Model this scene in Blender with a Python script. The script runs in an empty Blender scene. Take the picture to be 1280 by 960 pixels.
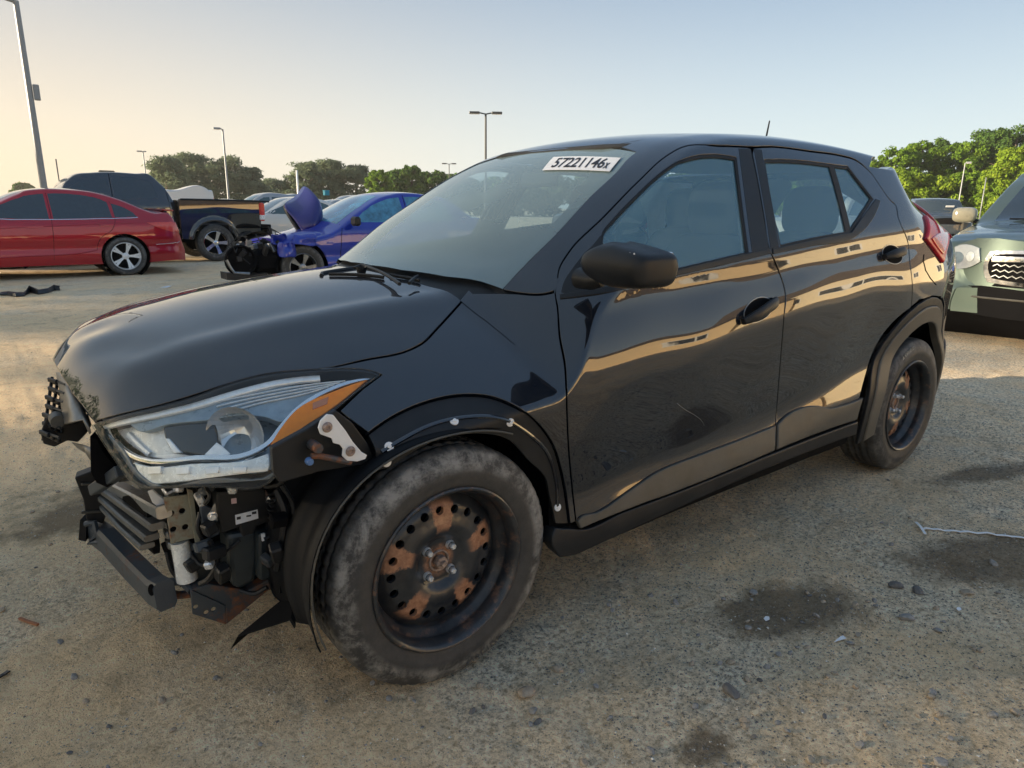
import bpy, math, random
import numpy as np
from mathutils import Vector, Matrix
from mathutils.geometry import delaunay_2d_cdt
rng = np.random.default_rng(7)
random.seed(7)
R = math.radians
C = bpy.context.scene.collection
sc = bpy.context.scene

# ------------------------------------------------------------------ camera, sky, sun, exposure
FPX = 863.55; CAM = np.array([-0.8658, -2.2137, 1.2232])
CR = np.array([0.79141949, -0.61118256, 0.01053846]); CU = np.array([0.14300491, 0.20188358, 0.96891311]); CF = np.array([0.59431034, 0.76530967, -0.24717671])
cd = bpy.data.cameras.new('camera'); cam = bpy.data.objects.new('camera', cd); C.objects.link(cam)
cd.sensor_width = 36.0; cd.lens = FPX / 1280 * 36.0; cd.clip_start = 0.05; cd.clip_end = 3000
cam.matrix_world = Matrix(((CR[0], CU[0], -CF[0], CAM[0]), (CR[1], CU[1], -CF[1], CAM[1]), (CR[2], CU[2], -CF[2], CAM[2]), (0, 0, 0, 1)))
sc.camera = cam
SUN_EL, SUN_AZ = 9.0, -60.0          # azimuth from +Y towards +X
w = bpy.data.worlds.new('World'); sc.world = w; w.use_nodes = True
nt = w.node_tree; bg = nt.nodes['Background']
sky = nt.nodes.new('ShaderNodeTexSky'); sky.sky_type = 'NISHITA'; sky.sun_disc = False
sky.sun_elevation = R(SUN_EL); sky.sun_rotation = R(SUN_AZ); sky.air_density = 1.0; sky.dust_density = 1.6; sky.ozone_density = 1.2; sky.altitude = 50
# summer haze: the sky pales to cream towards the horizon, warmer on the sun's side, all the way round
geo = nt.nodes.new('ShaderNodeTexCoord'); sep = nt.nodes.new('ShaderNodeSeparateXYZ'); nt.links.new(geo.outputs['Generated'], sep.inputs[0])
dot = nt.nodes.new('ShaderNodeVectorMath'); dot.operation = 'DOT_PRODUCT'; nt.links.new(geo.outputs['Generated'], dot.inputs[0]); dot.inputs[1].default_value = (math.sin(R(SUN_AZ)), math.cos(R(SUN_AZ)), 0)
rs = nt.nodes.new('ShaderNodeMapRange'); rs.interpolation_type = 'SMOOTHSTEP'; rs.inputs[1].default_value = -.55; rs.inputs[2].default_value = .85; nt.links.new(dot.outputs['Value'], rs.inputs[0])
hc = nt.nodes.new('ShaderNodeMix'); hc.data_type = 'RGBA'; nt.links.new(rs.outputs[0], hc.inputs[0]); hc.inputs[6].default_value = (3.1, 3.5, 3.55, 1); hc.inputs[7].default_value = (4.3, 3.25, 2.1, 1)
tc_ = nt.nodes.new('ShaderNodeMix'); tc_.data_type = 'RGBA'; nt.links.new(rs.outputs[0], tc_.inputs[0]); tc_.inputs[6].default_value = (.86, 1.32, 2.02, 1); tc_.inputs[7].default_value = (1.3, 1.65, 2.0, 1)
el = nt.nodes.new('ShaderNodeMapRange'); el.interpolation_type = 'SMOOTHSTEP'; el.inputs[1].default_value = -.04; el.inputs[2].default_value = .42; nt.links.new(sep.outputs[2], el.inputs[0])
gr_ = nt.nodes.new('ShaderNodeMix'); gr_.data_type = 'RGBA'; nt.links.new(el.outputs[0], gr_.inputs[0]); nt.links.new(hc.outputs[2], gr_.inputs[6]); nt.links.new(tc_.outputs[2], gr_.inputs[7])
mx = nt.nodes.new('ShaderNodeMix'); mx.data_type = 'RGBA'; mx.inputs[0].default_value = .90; nt.links.new(sky.outputs[0], mx.inputs[6]); nt.links.new(gr_.outputs[2], mx.inputs[7])
nt.links.new(mx.outputs[2], bg.inputs[0]); bg.inputs[1].default_value = 0.072
sl = bpy.data.lights.new('sun', 'SUN'); sl.energy = 3.8; sl.angle = R(1.0); sl.color = (1.0, 0.82, 0.58)
so = bpy.data.objects.new('sun', sl); C.objects.link(so)
sd = Vector((math.sin(R(SUN_AZ)) * math.cos(R(SUN_EL)), math.cos(R(SUN_AZ)) * math.cos(R(SUN_EL)), math.sin(R(SUN_EL))))
so.rotation_euler = sd.to_track_quat('Z', 'Y').to_euler()
sc.view_settings.view_transform = 'Standard'; sc.view_settings.look = 'None'; sc.view_settings.exposure = 1.98; sc.view_settings.gamma = 1.0
sc.cycles.max_bounces = 8; sc.cycles.transparent_max_bounces = 24; sc.cycles.caustics_reflective = False; sc.cycles.caustics_refractive = False

# ------------------------------------------------------------------ object helpers
def thing(name, label, cat, loc=(0, 0, 0), rz=0.0, group=None):
    o = bpy.data.objects.new(name, None); C.objects.link(o); o.empty_display_size = 0.1
    o.location = loc; o.rotation_euler = (0, 0, rz); tag(o, label, cat, group); return o
def tag(o, label=None, cat=None, group=None, kind=None):
    if label: o['label'] = label
    if cat: o['category'] = cat
    if group: o['group'] = group
    if kind: o['kind'] = kind
    return o
def mk(name, V, F, mat=None, parent=None, smooth=True, normals=None, matidx=None):
    me = bpy.data.meshes.new(name)
    me.from_pydata([tuple(map(float, v)) for v in V], [], [tuple(map(int, f)) for f in F])
    if mat is not None:
        for m in (mat if isinstance(mat, (list, tuple)) else [mat]): me.materials.append(m)
    if matidx is not None: me.polygons.foreach_set('material_index', np.asarray(matidx, dtype=np.int32))
    if smooth:
        me.polygons.foreach_set('use_smooth', np.ones(len(me.polygons), dtype=bool))
    me.update()
    if normals is not None:
        me.normals_split_custom_set_from_vertices([tuple(map(float, n)) for n in normals])
    o = bpy.data.objects.new(name, me); C.objects.link(o)
    if parent is not None: o.parent = parent
    return o
def dup(src, loc, rz=0.0, parent=None, label=None, name=None):
    c = src.copy(); C.objects.link(c)
    if parent is not None: c.parent = parent
    if loc is not None: c.location = loc; c.rotation_euler = (0, 0, rz)
    if label: c['label'] = label
    for ch in list(src.children): dup(ch, None, 0, c)
    return c

class MB:
    """collects simple solids, linked as one mesh"""
    def __init__(s): s.V = []; s.F = []; s.n = 0; s.sm = []
    def add(s, V, F, smooth=False):
        s.V += [tuple(v) for v in V]; s.F += [tuple(i + s.n for i in f) for f in F]; s.n = len(s.V); s.sm += [smooth] * len(F); return s
    def box(s, c, d, rot=None, bev=0.0, tilt=None):
        """chamfered box centre c, dims d, rot = 3x3 or euler"""
        hx, hy, hz = [q / 2 for q in d]; b = min(bev, hx * .9, hy * .9, hz * .9)
        M = rmat(rot)
        if b <= 0:
            P = [(sx * hx, sy * hy, sz * hz) for sx in (-1, 1) for sy in (-1, 1) for sz in (-1, 1)]
            F = [(0, 1, 3, 2), (4, 6, 7, 5), (0, 4, 5, 1), (2, 3, 7, 6), (0, 2, 6, 4), (1, 5, 7, 3)]
        else:
            import itertools
            P = []; idx = {}
            for sx, sy, sz in itertools.product((-1, 1), repeat=3):
                for a in range(3):
                    q = [sx * (hx - b), sy * (hy - b), sz * (hz - b)]; q[a] = (sx * hx, sy * hy, sz * hz)[a]
                    idx[(sx, sy, sz, a)] = len(P); P.append(tuple(q))
            F = []
            for a in range(3):
                u, v = (a + 1) % 3, (a + 2) % 3
                for sg in (-1, 1):
                    def k(su, sv):
                        t = [0, 0, 0]; t[a] = sg; t[u] = su; t[v] = sv; return idx[(*t, a)]
                    f = [k(-1, -1), k(1, -1), k(1, 1), k(-1, 1)]; F.append(f if sg > 0 else f[::-1])
            for a in range(3):           # edges along axis a
                u, v = (a + 1) % 3, (a + 2) % 3
                for su in (-1, 1):
                    for sv in (-1, 1):
                        def t(sa, ax):
                            q = [0, 0, 0]; q[a] = sa; q[u] = su; q[v] = sv; return idx[(*q, ax)]
                        f = [t(-1, u), t(1, u), t(1, v), t(-1, v)]; F.append(f if su * sv < 0 else f[::-1])
            for sx, sy, sz in itertools.product((-1, 1), repeat=3):
                f = [idx[(sx, sy, sz, a)] for a in range(3)]; F.append(f if sx * sy * sz > 0 else f[::-1])
        P = [tuple(np.array(c) + M @ np.array(p)) for p in P]
        return s.add(P, F)
    def tube(s, pts, r, n=10, cap=True, smooth=True):
        pts = np.array(pts, float); m = len(pts)
        rr = np.full(m, r) if np.isscalar(r) else np.array(r, float)
        T = np.gradient(pts, axis=0); T /= np.linalg.norm(T, axis=1)[:, None] + 1e-12
        up = np.array([0, 0, 1.]) if abs(T[0][2]) < .9 else np.array([1., 0, 0])
        V = []
        for i in range(m):
            a = np.cross(T[i], up); a /= np.linalg.norm(a) + 1e-12; b = np.cross(a, T[i]); up = b
            for k in range(n):
                t = 2 * math.pi * k / n; V.append(pts[i] + rr[i] * (math.cos(t) * a + math.sin(t) * b))
        F = [(i * n + k, i * n + (k + 1) % n, (i + 1) * n + (k + 1) % n, (i + 1) * n + k) for i in range(m - 1) for k in range(n)]
        s.add(V, F, smooth)
        if cap: s.add(V[:n], [tuple(range(n))[::-1]]); s.add(V[-n:], [tuple(range(n))])
        return s
    def lathe(s, prof, c=(0, 0, 0), axis='y', n=48, smooth=True, closed=False):
        """prof: (radius, offset along axis)"""
        V = []; m = len(prof)
        for k in range(n):
            t = 2 * math.pi * k / n
            for r, h in prof:
                a, b = r * math.cos(t), r * math.sin(t)
                V.append({'y': (a, h, b), 'z': (a, b, h), 'x': (h, a, b)}[axis])
        V = [tuple(np.array(v) + np.array(c)) for v in V]
        F = []
        for k in range(n):
            k2 = (k + 1) % n
            for i in range(m - 1 + (1 if closed else 0)):
                j = (i + 1) % m
                F.append((k * m + i, k * m + j, k2 * m + j, k2 * m + i))
        return s.add(V, F, smooth)
    def prism(s, pts3, d):
        """planar polygon pts3 extruded by vector d"""
        n = len(pts3); P = [np.array(p, float) for p in pts3]; d = np.array(d, float)
        V = P + [p + d for p in P]
        return s.add(V, [tuple(range(n)), tuple(range(2 * n - 1, n - 1, -1))] + [(i, i + n, (i + 1) % n + n, (i + 1) % n) for i in range(n)])
    def build(s, name, mat, parent=None, autosmooth=True, recalc=True):
        o = mk(name, s.V, s.F, mat, parent, smooth=False)
        o.data.polygons.foreach_set('use_smooth', np.array(s.sm, dtype=bool))
        if recalc:
            import bmesh
            bm = bmesh.new(); bm.from_mesh(o.data); bmesh.ops.remove_doubles(bm, verts=bm.verts, dist=1e-6); bmesh.ops.recalc_face_normals(bm, faces=bm.faces)
            if autosmooth:
                for e in bm.edges:
                    if len(e.link_faces) == 2 and e.calc_face_angle(0) > R(38): e.smooth = False
            bm.to_mesh(o.data); bm.free()
        return o
def rmat(rot):
    if rot is None: return np.eye(3)
    if np.shape(rot) == (3,):
        from mathutils import Euler
        return np.array(Euler(rot).to_matrix())
    return np.array(rot)

# ------------------------------------------------------------------ pixel -> place (used to read positions off the calibrated photograph)
def ray(px, py): return CF * FPX + CR * (px - 640) - CU * (py - 480)
def at(px, py, ax, val):
    d = ray(px, py); t = (val - CAM[ax]) / d[ax]; return CAM + t * d
def ground(px, py, z=0.0): return at(px, py, 2, z)
def depth_at(px, py, dist):
    d = ray(px, py); return CAM + d / FPX * dist
def project(P):
    P = np.atleast_2d(P) - CAM; z = P @ CF
    return np.stack([640 + FPX * (P @ CR) / z, 480 - FPX * (P @ CU) / z], 1)
def crv(pts, n=6, closed=True):
    """Catmull-Rom through points; a point with a third item is a corner"""
    N = len(pts); P = [np.array(p[:2], float) for p in pts]; cor = [len(p) > 2 for p in pts]; out = []
    for i in range(N if closed else N - 1):
        a, b = P[i], P[(i + 1) % N]
        ca, cb = cor[i], cor[(i + 1) % N]
        if not closed and i == 0: ca = True
        if not closed and i == N - 2: cb = True
        L = np.linalg.norm(b - a)
        def tang(j, corner):
            if corner: return None
            p, q, r = P[(j - 1) % N], P[j % N], P[(j + 1) % N]
            l1, l2 = np.linalg.norm(q - p) + 1e-9, np.linalg.norm(r - q) + 1e-9
            t = (q - p) / l1 * l2 + (r - q) / l2 * l1; return t / (l1 + l2)
        ta, tb = tang(i, ca), tang(i + 1, cb)
        if ta is None and tb is None: ta = tb = (b - a) / (L + 1e-9)
        elif ta is None: ta = 2 * (b - a) / (L + 1e-9) - tb; 
        elif tb is None: tb = 2 * (b - a) / (L + 1e-9) - ta
        if ca and cb: ta = tb = (b - a) / (L + 1e-9)
        for k in range(n):
            t = k / n
            out.append((2 * t**3 - 3 * t**2 + 1) * a + (t**3 - 2 * t**2 + t) * ta * L + (-2 * t**3 + 3 * t**2) * b + (t**3 - t**2) * tb * L)
    if not closed: out.append(P[-1])
    return np.array(out)
def inpoly(Q, poly):
    x, y = Q[:, 0], Q[:, 1]; c = np.zeros(len(Q), bool); n = len(poly)
    for i in range(n):
        x1, y1 = poly[i]; x2, y2 = poly[(i + 1) % n]
        if y1 == y2: continue
        m = ((y1 > y) != (y2 > y)) & (x < (x2 - x1) * (y - y1) / (y2 - y1) + x1); c ^= m
    return c
def distpoly(Q, poly):
    A = np.array(poly); B = np.roll(A, -1, 0); d = np.full(len(Q), 1e9)
    for a, b in zip(A, B):
        ab = b - a; L = ab @ ab + 1e-18; t = np.clip(((Q - a) @ ab) / L, 0, 1)
        d = np.minimum(d, np.linalg.norm(Q - (a + t[:, None] * ab), axis=1))
    return d
def area2(p): p = np.array(p); q = np.roll(p, -1, 0); return .5 * np.sum(p[:, 0] * q[:, 1] - q[:, 0] * p[:, 1])
def inset(poly, d):
    P = np.array(poly); 
    if area2(P) < 0: P = P[::-1]
    a = P - np.roll(P, 1, 0); b = np.roll(P, -1, 0) - P
    na = np.stack([-a[:, 1], a[:, 0]], 1) / (np.linalg.norm(a, axis=1)[:, None] + 1e-12); nb = np.stack([-b[:, 1], b[:, 0]], 1) / (np.linalg.norm(b, axis=1)[:, None] + 1e-12)
    n = na + nb; l = np.linalg.norm(n, axis=1)[:, None]; n = n / np.maximum(l, 1e-6)
    k = 1 / np.clip((n * nb).sum(1), .45, 1)
    return P + n * (d * k)[:, None]
def dense(poly, step):
    out = []; P = np.array(poly)
    for a, b in zip(P, np.roll(P, -1, 0)):
        L = np.linalg.norm(b - a)
        if L < 1e-5: continue
        m = max(1, int(math.ceil(L / step)))
        for k in range(m): out.append(a + (b - a) * k / m)
    return np.array(out)

def gsm(A, sig, axis=0):
    """gaussian smoothing with linear extrapolation at the ends"""
    if sig <= 0: return A
    r = int(math.ceil(3 * sig)); k = np.exp(-.5 * (np.arange(-r, r + 1) / sig)**2); k /= k.sum()
    A = np.moveaxis(A, axis, 0); n = len(A)
    pre = np.array([2 * A[0] - A[min(i, n - 1)] for i in range(r, 0, -1)]); post = np.array([2 * A[-1] - A[max(n - 1 - i, 0)] for i in range(1, r + 1)])
    B = np.concatenate([pre, A, post]); out = np.zeros_like(A)
    for j in range(2 * r + 1): out += k[j] * B[j:j + n]
    return np.moveaxis(out, 0, axis)
def pl(kn, x):
    k = np.array(kn, float); return np.interp(x, k[:, 0], k[:, 1])
def spl(kn, x):
    """monotone-ish cubic (Catmull) interpolation of knots"""
    k = np.array(kn, float); X, Y = k[:, 0], k[:, 1]; x = np.clip(x, X[0], X[-1])
    h = np.diff(X); d = np.diff(Y) / h; m = np.zeros(len(X)); m[1:-1] = (d[:-1] * h[1:] + d[1:] * h[:-1]) / (h[:-1] + h[1:]); m[0] = d[0]; m[-1] = d[-1]
    i = np.clip(np.searchsorted(X, x) - 1, 0, len(X) - 2); t = (x - X[i]) / h[i]
    return (2*t**3 - 3*t**2 + 1) * Y[i] + (t**3 - 2*t**2 + t) * h[i] * m[i] + (-2*t**3 + 3*t**2) * Y[i+1] + (t**3 - t**2) * h[i] * m[i+1]

class Shell:
    """car body surface: cross-sections along x; s 0..1 sill to shoulder junction, 1..2 on to the centre line, 2..4 mirrored"""
    def __init__(S, x0, x1, wfun, hfun, z0=.15, zmax=1.7, dx=.02, sr=2.0, sx=.9, flat=False):
        S.xs = np.arange(x0, x1 + 1e-6, dx); S.dx = dx; S.x0 = x0; N = 150; S.N = N; S.ds = 1 / N
        zz = np.arange(z0, zmax, .005); P = np.zeros((len(S.xs), 2 * N + 1, 3))
        X, Z = np.meshgrid(S.xs, zz, indexing='ij'); W = np.maximum(wfun(X, Z), .02)
        Hs = hfun(X, W)
        for i, x in enumerate(S.xs):
            over = np.nonzero(zz >= Hs[i])[0]
            j = over[0] if len(over) else len(zz) - 1
            j = max(j, 3)
            side = np.stack([W[i, :j], zz[:j]], 1)
            yw = W[i, j - 1]; ys = np.linspace(yw, 0, 120)[1:]; top = np.stack([ys, hfun(np.full(len(ys), x), ys)], 1)
            L = np.vstack([side, top]); seg = np.linalg.norm(np.diff(L, axis=0), axis=1); a = np.concatenate([[0], np.cumsum(seg)])
            n = int(a[-1] / .005) + 2; t = np.linspace(0, a[-1], n); Q = np.stack([np.interp(t, a, L[:, 0]), np.interp(t, a, L[:, 1])], 1)
            aj = a[j - 1]
            Qm = np.vstack([Q, Q[-2::-1] * [-1, 1]]); Qm = gsm(Qm, sr * 1.6); Q = Qm[:n]
            u = np.concatenate([np.linspace(0, aj, N + 1), np.linspace(aj, a[-1], N + 1)[1:]])
            P[i, :, 0] = x; P[i, :, 1] = -np.interp(u, t, Q[:, 0]); P[i, :, 2] = np.interp(u, t, Q[:, 1])
        P = gsm(P, sx, 0); S.P = P
        Pm = np.concatenate([P, P[:, -2:-4:-1] * [1, -1, 1]], 1)
        du = np.gradient(P, axis=0); dv = np.gradient(Pm, axis=1)[:, :2 * N + 1]
        n = np.cross(du, dv); n /= np.linalg.norm(n, axis=2)[:, :, None] + 1e-12
        if n[len(n) // 2, 2 * N, 2] < 0: n = -n
        S.Nn = n
    def ev(S, uv):
        uv = np.atleast_2d(uv); u = uv[:, 0]; s = uv[:, 1].copy(); mir = s > 2; s = np.where(mir, 4 - s, s)
        a = np.clip((u - S.x0) / S.dx, 0, len(S.xs) - 1.001); b = np.clip(s * S.N, 0, 2 * S.N - .001); i = a.astype(int); j = b.astype(int); fa = (a - i)[:, None]; fb = (b - j)[:, None]
        def bl(G): return (1-fa)*(1-fb)*G[i, j] + fa*(1-fb)*G[i+1, j] + (1-fa)*fb*G[i, j+1] + fa*fb*G[i+1, j+1]
        p, n = bl(S.P), bl(S.Nn); n /= np.linalg.norm(n, axis=1)[:, None] + 1e-12
        p[mir, 1] *= -1; n[mir, 1] *= -1; return p, n
    def px(S, pts, T=None):
        """photo pixels -> (u,s) on the near side"""
        pts = np.atleast_2d(pts); G = S.P.reshape(-1, 3); NN = S.Nn.reshape(-1, 3)
        if T is not None: G = G @ T[0].T + T[1]; NN = NN @ T[0].T
        q = project(G); ok = ((G - CAM) * NN).sum(1) < 0; q[~ok] = 1e6
        out = []
        for p in pts:
            k = np.argmin(((q - p)**2).sum(1)); i, j = divmod(k, 2 * S.N + 1)
            uv = np.array([S.xs[i], j / S.N])
            for _ in range(8):
                e = 1e-3; B = np.array([uv, uv + [e, 0], uv + [0, e]]); W3 = S.ev(B)[0]
                if T is not None: W3 = W3 @ T[0].T + T[1]
                Q = project(W3); J = np.stack([(Q[1] - Q[0]) / e, (Q[2] - Q[0]) / e], 1); r = p - Q[0]
                try: d = np.linalg.lstsq(J.T @ J + np.eye(2) * 20, J.T @ r, rcond=None)[0]
                except Exception: break
                l = np.linalg.norm(d); d = d * min(1, .05 / (l + 1e-9)); uv = uv + d
                uv[0] = min(max(uv[0], S.xs[0]), S.xs[-1]); uv[1] = min(max(uv[1], 0), 2)
            out.append(uv)
        return np.array(out)
    def xz(S, pts):
        """(x,z) on the side -> (u,s)"""
        out = []
        for x, z in np.atleast_2d(pts)[:, :2]:
            i = int(round((x - S.x0) / S.dx)); i = min(max(i, 0), len(S.xs) - 1); col = S.P[i, :int(S.N * 1.75), 2]; k = np.argmax(col); out.append((x, np.interp(z, col[:k + 1], np.arange(k + 1) / S.N)))
        return np.array(out)
    def mirror(S, uv): return [np.array([u, 4 - s]) for u, s in uv][::-1]

class Plan:
    """generic surface from a vectorised function f(u,v)->(n,3)"""
    def __init__(S, f, flip=False): S.f = f; S.flip = flip
    def ev(S, uv):
        uv = np.atleast_2d(uv); e = 1e-3; p = S.f(uv[:, 0], uv[:, 1]); a = S.f(uv[:, 0] + e, uv[:, 1]) - S.f(uv[:, 0] - e, uv[:, 1]); b = S.f(uv[:, 0], uv[:, 1] + e) - S.f(uv[:, 0], uv[:, 1] - e)
        n = np.cross(a, b); n /= np.linalg.norm(n, axis=1)[:, None] + 1e-12; return p, (-n if S.flip else n)
    def px(S, pts, guess=(0, 0), T=None):
        out = []; uv = np.array(guess, float)
        for p in np.atleast_2d(pts):
            for _ in range(25):
                e = 1e-3; W3 = S.f(*np.array([uv, uv + [e, 0], uv + [0, e]]).T)
                if T is not None: W3 = W3 @ T[0].T + T[1]
                Q = project(W3); J = np.stack([(Q[1] - Q[0]) / e, (Q[2] - Q[0]) / e], 1); d = np.linalg.lstsq(J.T @ J + np.eye(2), J.T @ (p - Q[0]), rcond=None)[0]; l = np.linalg.norm(d); uv = uv + d * min(1, .15 / (l + 1e-9))
            out.append(uv.copy())
        return np.array(out)

def skin(S, outline, off=0.0, thick=.012, holes=(), step=.03, gap=.0, bev=.002, bstep=None):
    """a curved panel cut from surface S: returns V,F,normals. off = metres outward (number or function of uv)"""
    poly = inset(outline, gap) if gap else np.array(outline)
    if area2(poly) < 0: poly = poly[::-1]
    bs = bstep or step * .6
    poly = dense(poly, bs); loops = [poly]
    for h in holes:
        hp = dense(h, bs); hp = hp if area2(hp) < 0 else hp[::-1]; loops.append(hp)
    inner = []
    for k, lp in enumerate(loops):
        if bev: q = inset(lp, bev); q = q if k == 0 else inset(lp[::-1], -bev)[::-1]
        else: q = lp
        inner.append(np.array(q))
    allb = np.vstack(inner); mn, mx = inner[0].min(0), inner[0].max(0)
    gx = np.arange(mn[0] + step * .5, mx[0], step); gy = np.arange(mn[1] + step * .5, mx[1], step * .9)
    G = np.array([(x + (step / 2 if j % 2 else 0), y) for j, y in enumerate(gy) for x in gx]).reshape(-1, 2)
    if len(G):
        ok = inpoly(G, inner[0]); G = G[ok]
        for h in inner[1:]: G = G[~inpoly(G, h)]
        if len(G):
            d = np.full(len(G), 1e9)
            for h in inner: d = np.minimum(d, distpoly(G, h))
            G = G[d > step * .45]
    pts = np.vstack([allb, G]) if len(G) else allb
    edges = []; b = 0
    for lp in inner: n = len(lp); edges += [(b + i, b + (i + 1) % n) for i in range(n)]; b += n
    r = delaunay_2d_cdt([Vector(p) for p in pts], edges, [], 0, 1e-7)
    V2 = np.array([tuple(v) for v in r[0]]); F = np.array([tuple(f) for f in r[2] if len(f) == 3])
    cen = V2[F].mean(1); ok = inpoly(cen, inner[0])
    for h in inner[1:]: ok &= ~inpoly(cen, h)
    F = F[ok]
    p, n = S.ev(V2); o = off(V2) if callable(off) else off
    o = np.broadcast_to(np.asarray(o, float), (len(p),))
    P3 = p + n * o[:, None]
    a, b_, c = P3[F[:, 0]], P3[F[:, 1]], P3[F[:, 2]]; fn = np.cross(b_ - a, c - a); flip = (fn * n[F[:, 0]]).sum(1) < 0
    F[flip] = F[flip][:, ::-1]
    V = list(P3); Nn = list(n); Fs = [tuple(f) for f in F]
    if callable(off):     # normals must follow the extra relief
        vn = np.zeros_like(P3); a, b_, c = P3[F[:, 0]], P3[F[:, 1]], P3[F[:, 2]]; fn = np.cross(b_ - a, c - a)
        for k in range(3): np.add.at(vn, F[:, k], fn)
        vn /= np.linalg.norm(vn, axis=1)[:, None] + 1e-12; Nn = list(vn)
    if thick:
        for lp, ip in zip(loops, inner):
            m = len(lp); pi, ni = S.ev(ip); po, no = S.ev(lp)
            oi = off(ip) if callable(off) else off; oo = off(lp) if callable(off) else off
            oi = np.broadcast_to(np.asarray(oi, float), (m,)); oo = np.broadcast_to(np.asarray(oo, float), (m,))
            A = pi + ni * oi[:, None]; B = po + no * (oo - bev)[:, None]; D = po + no * (oo - thick)[:, None]
            tg = np.roll(A, -1, 0) - np.roll(A, 1, 0); lat = np.cross(tg, ni); lat /= np.linalg.norm(lat, axis=1)[:, None] + 1e-12
            if bev:
                sg = np.sign(((po - pi) * lat).sum(1)); sg[sg == 0] = 1
                if sg.sum() < 0: lat = -lat
            base = len(V); nb = .5 * ni + .85 * lat; nb /= np.linalg.norm(nb, axis=1)[:, None]
            V += list(A) + list(B) + list(B) + list(D); Nn += list(ni) + list(nb) + list(lat) + list(lat)
            for i in range(m):
                j = (i + 1) % m
                for q in (0, 2):
                    f = (base + q * m + i, base + q * m + j, base + (q + 1) * m + j, base + (q + 1) * m + i)
                    a3, b3, c3 = V[f[0]], V[f[1]], V[f[2]]; fn = np.cross(b3 - a3, c3 - a3)
                    if fn @ (lat[i] if q else nb[i]) < 0: f = f[::-1]
                    Fs.append(f)
    return V, Fs, Nn
def panel(name, S, outline, mat, parent, label=None, **k):
    V, F, N = skin(S, outline, **k); o = mk(name, V, F, mat, parent, normals=N)
    if label: o['label'] = label
    return o

# ------------------------------------------------------------------ material helpers
class NT:
    def __init__(s, name):
        s.m = bpy.data.materials.new(name); s.m.use_nodes = True; s.t = s.m.node_tree; s.b = s.t.nodes['Principled BSDF']; s.out = s.t.nodes['Material Output']
        s._tc = None
    def n(s, typ, **k):
        x = s.t.nodes.new('ShaderNode' + typ)
        for a, v in k.items():
            if isinstance(a, str) and hasattr(x, a): setattr(x, a, v)
        return x
    def l(s, a, b): s.t.links.new(a, b)
    def co(s, which='Object'):
        if s._tc is None: s._tc = s.n('TexCoord')
        return s._tc.outputs[which]
    def pos(s): return s.n('NewGeometry').outputs['Position']
    def noise(s, scale, detail=4, rough=.6, co=None, dist=0):
        x = s.n('TexNoise'); x.inputs['Scale'].default_value = scale; x.inputs['Detail'].default_value = detail; x.inputs['Roughness'].default_value = rough; x.inputs['Distortion'].default_value = dist
        s.l(co if co is not None else s.co(), x.inputs['Vector']); return x.outputs['Fac']
    def ramp(s, fac, stops):
        x = s.n('ValToRGB'); e = x.color_ramp.elements
        while len(e) < len(stops): e.new(.5)
        for i, (p, c) in enumerate(stops): e[i].position = p; e[i].color = (*c, 1) if hasattr(c, '__len__') else (c, c, c, 1)
        s.l(fac, x.inputs['Fac']); return x.outputs['Color']
    def mix(s, fac, a, b):
        x = s.n('Mix', data_type='RGBA'); 
        for sock, v in ((x.inputs['Factor'], fac), (x.inputs['A'], a), (x.inputs['B'], b)):
            pass
        fs = x.inputs[0]; A = x.inputs[6]; B = x.inputs[7]
        for sock, v in ((fs, fac), (A, a), (B, b)):
            if hasattr(v, 'links') or hasattr(v, 'is_linked'): s.l(v, sock)
            elif hasattr(v, '__len__'): sock.default_value = (*v, 1)
            else: sock.default_value = v
        return x.outputs[2]
    def math(s, op, a, b=0.0, c=None, clamp=False):
        x = s.n('Math', operation=op); x.use_clamp = clamp
        for i, v in enumerate((a, b) if c is None else (a, b, c)):
            if hasattr(v, 'is_linked'): s.l(v, x.inputs[i])
            else: x.inputs[i].default_value = v
        return x.outputs[0]
    def bump(s, h, strength=.3, dist=.01):
        x = s.n('Bump'); x.inputs['Strength'].default_value = strength; x.inputs['Distance'].default_value = dist; s.l(h, x.inputs['Height']); s.l(x.outputs[0], s.b.inputs['Normal']); return x
    def set(s, **k):
        for a, v in k.items():
            sock = s.b.inputs[a.replace('_', ' ')]
            if hasattr(v, 'is_linked'): s.l(v, sock)
            elif hasattr(v, '__len__') and len(v) == 3: sock.default_value = (*v, 1)
            else: sock.default_value = v
        return s
def plain(name, col, rough=.5, metal=0.0, var=.15, scale=20, bump=0.0, bscale=200, coat=0.0, spec=.5):
    t = NT(name); c = t.noise(scale, 5, .65); lo = tuple(v * (1 - var) for v in col); hi = tuple(min(1, v * (1 + var)) for v in col)
    t.set(Base_Color=t.ramp(c, [(.3, lo), (.7, hi)]), Roughness=rough, Metallic=metal, Coat_Weight=coat, Specular_IOR_Level=spec)
    if var: t.set(Roughness=t.ramp(c, [(.3, max(0, rough - .06)), (.7, min(1, rough + .08))]))
    if bump: t.bump(t.noise(bscale, 3), bump, .002)
    return t.m
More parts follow.
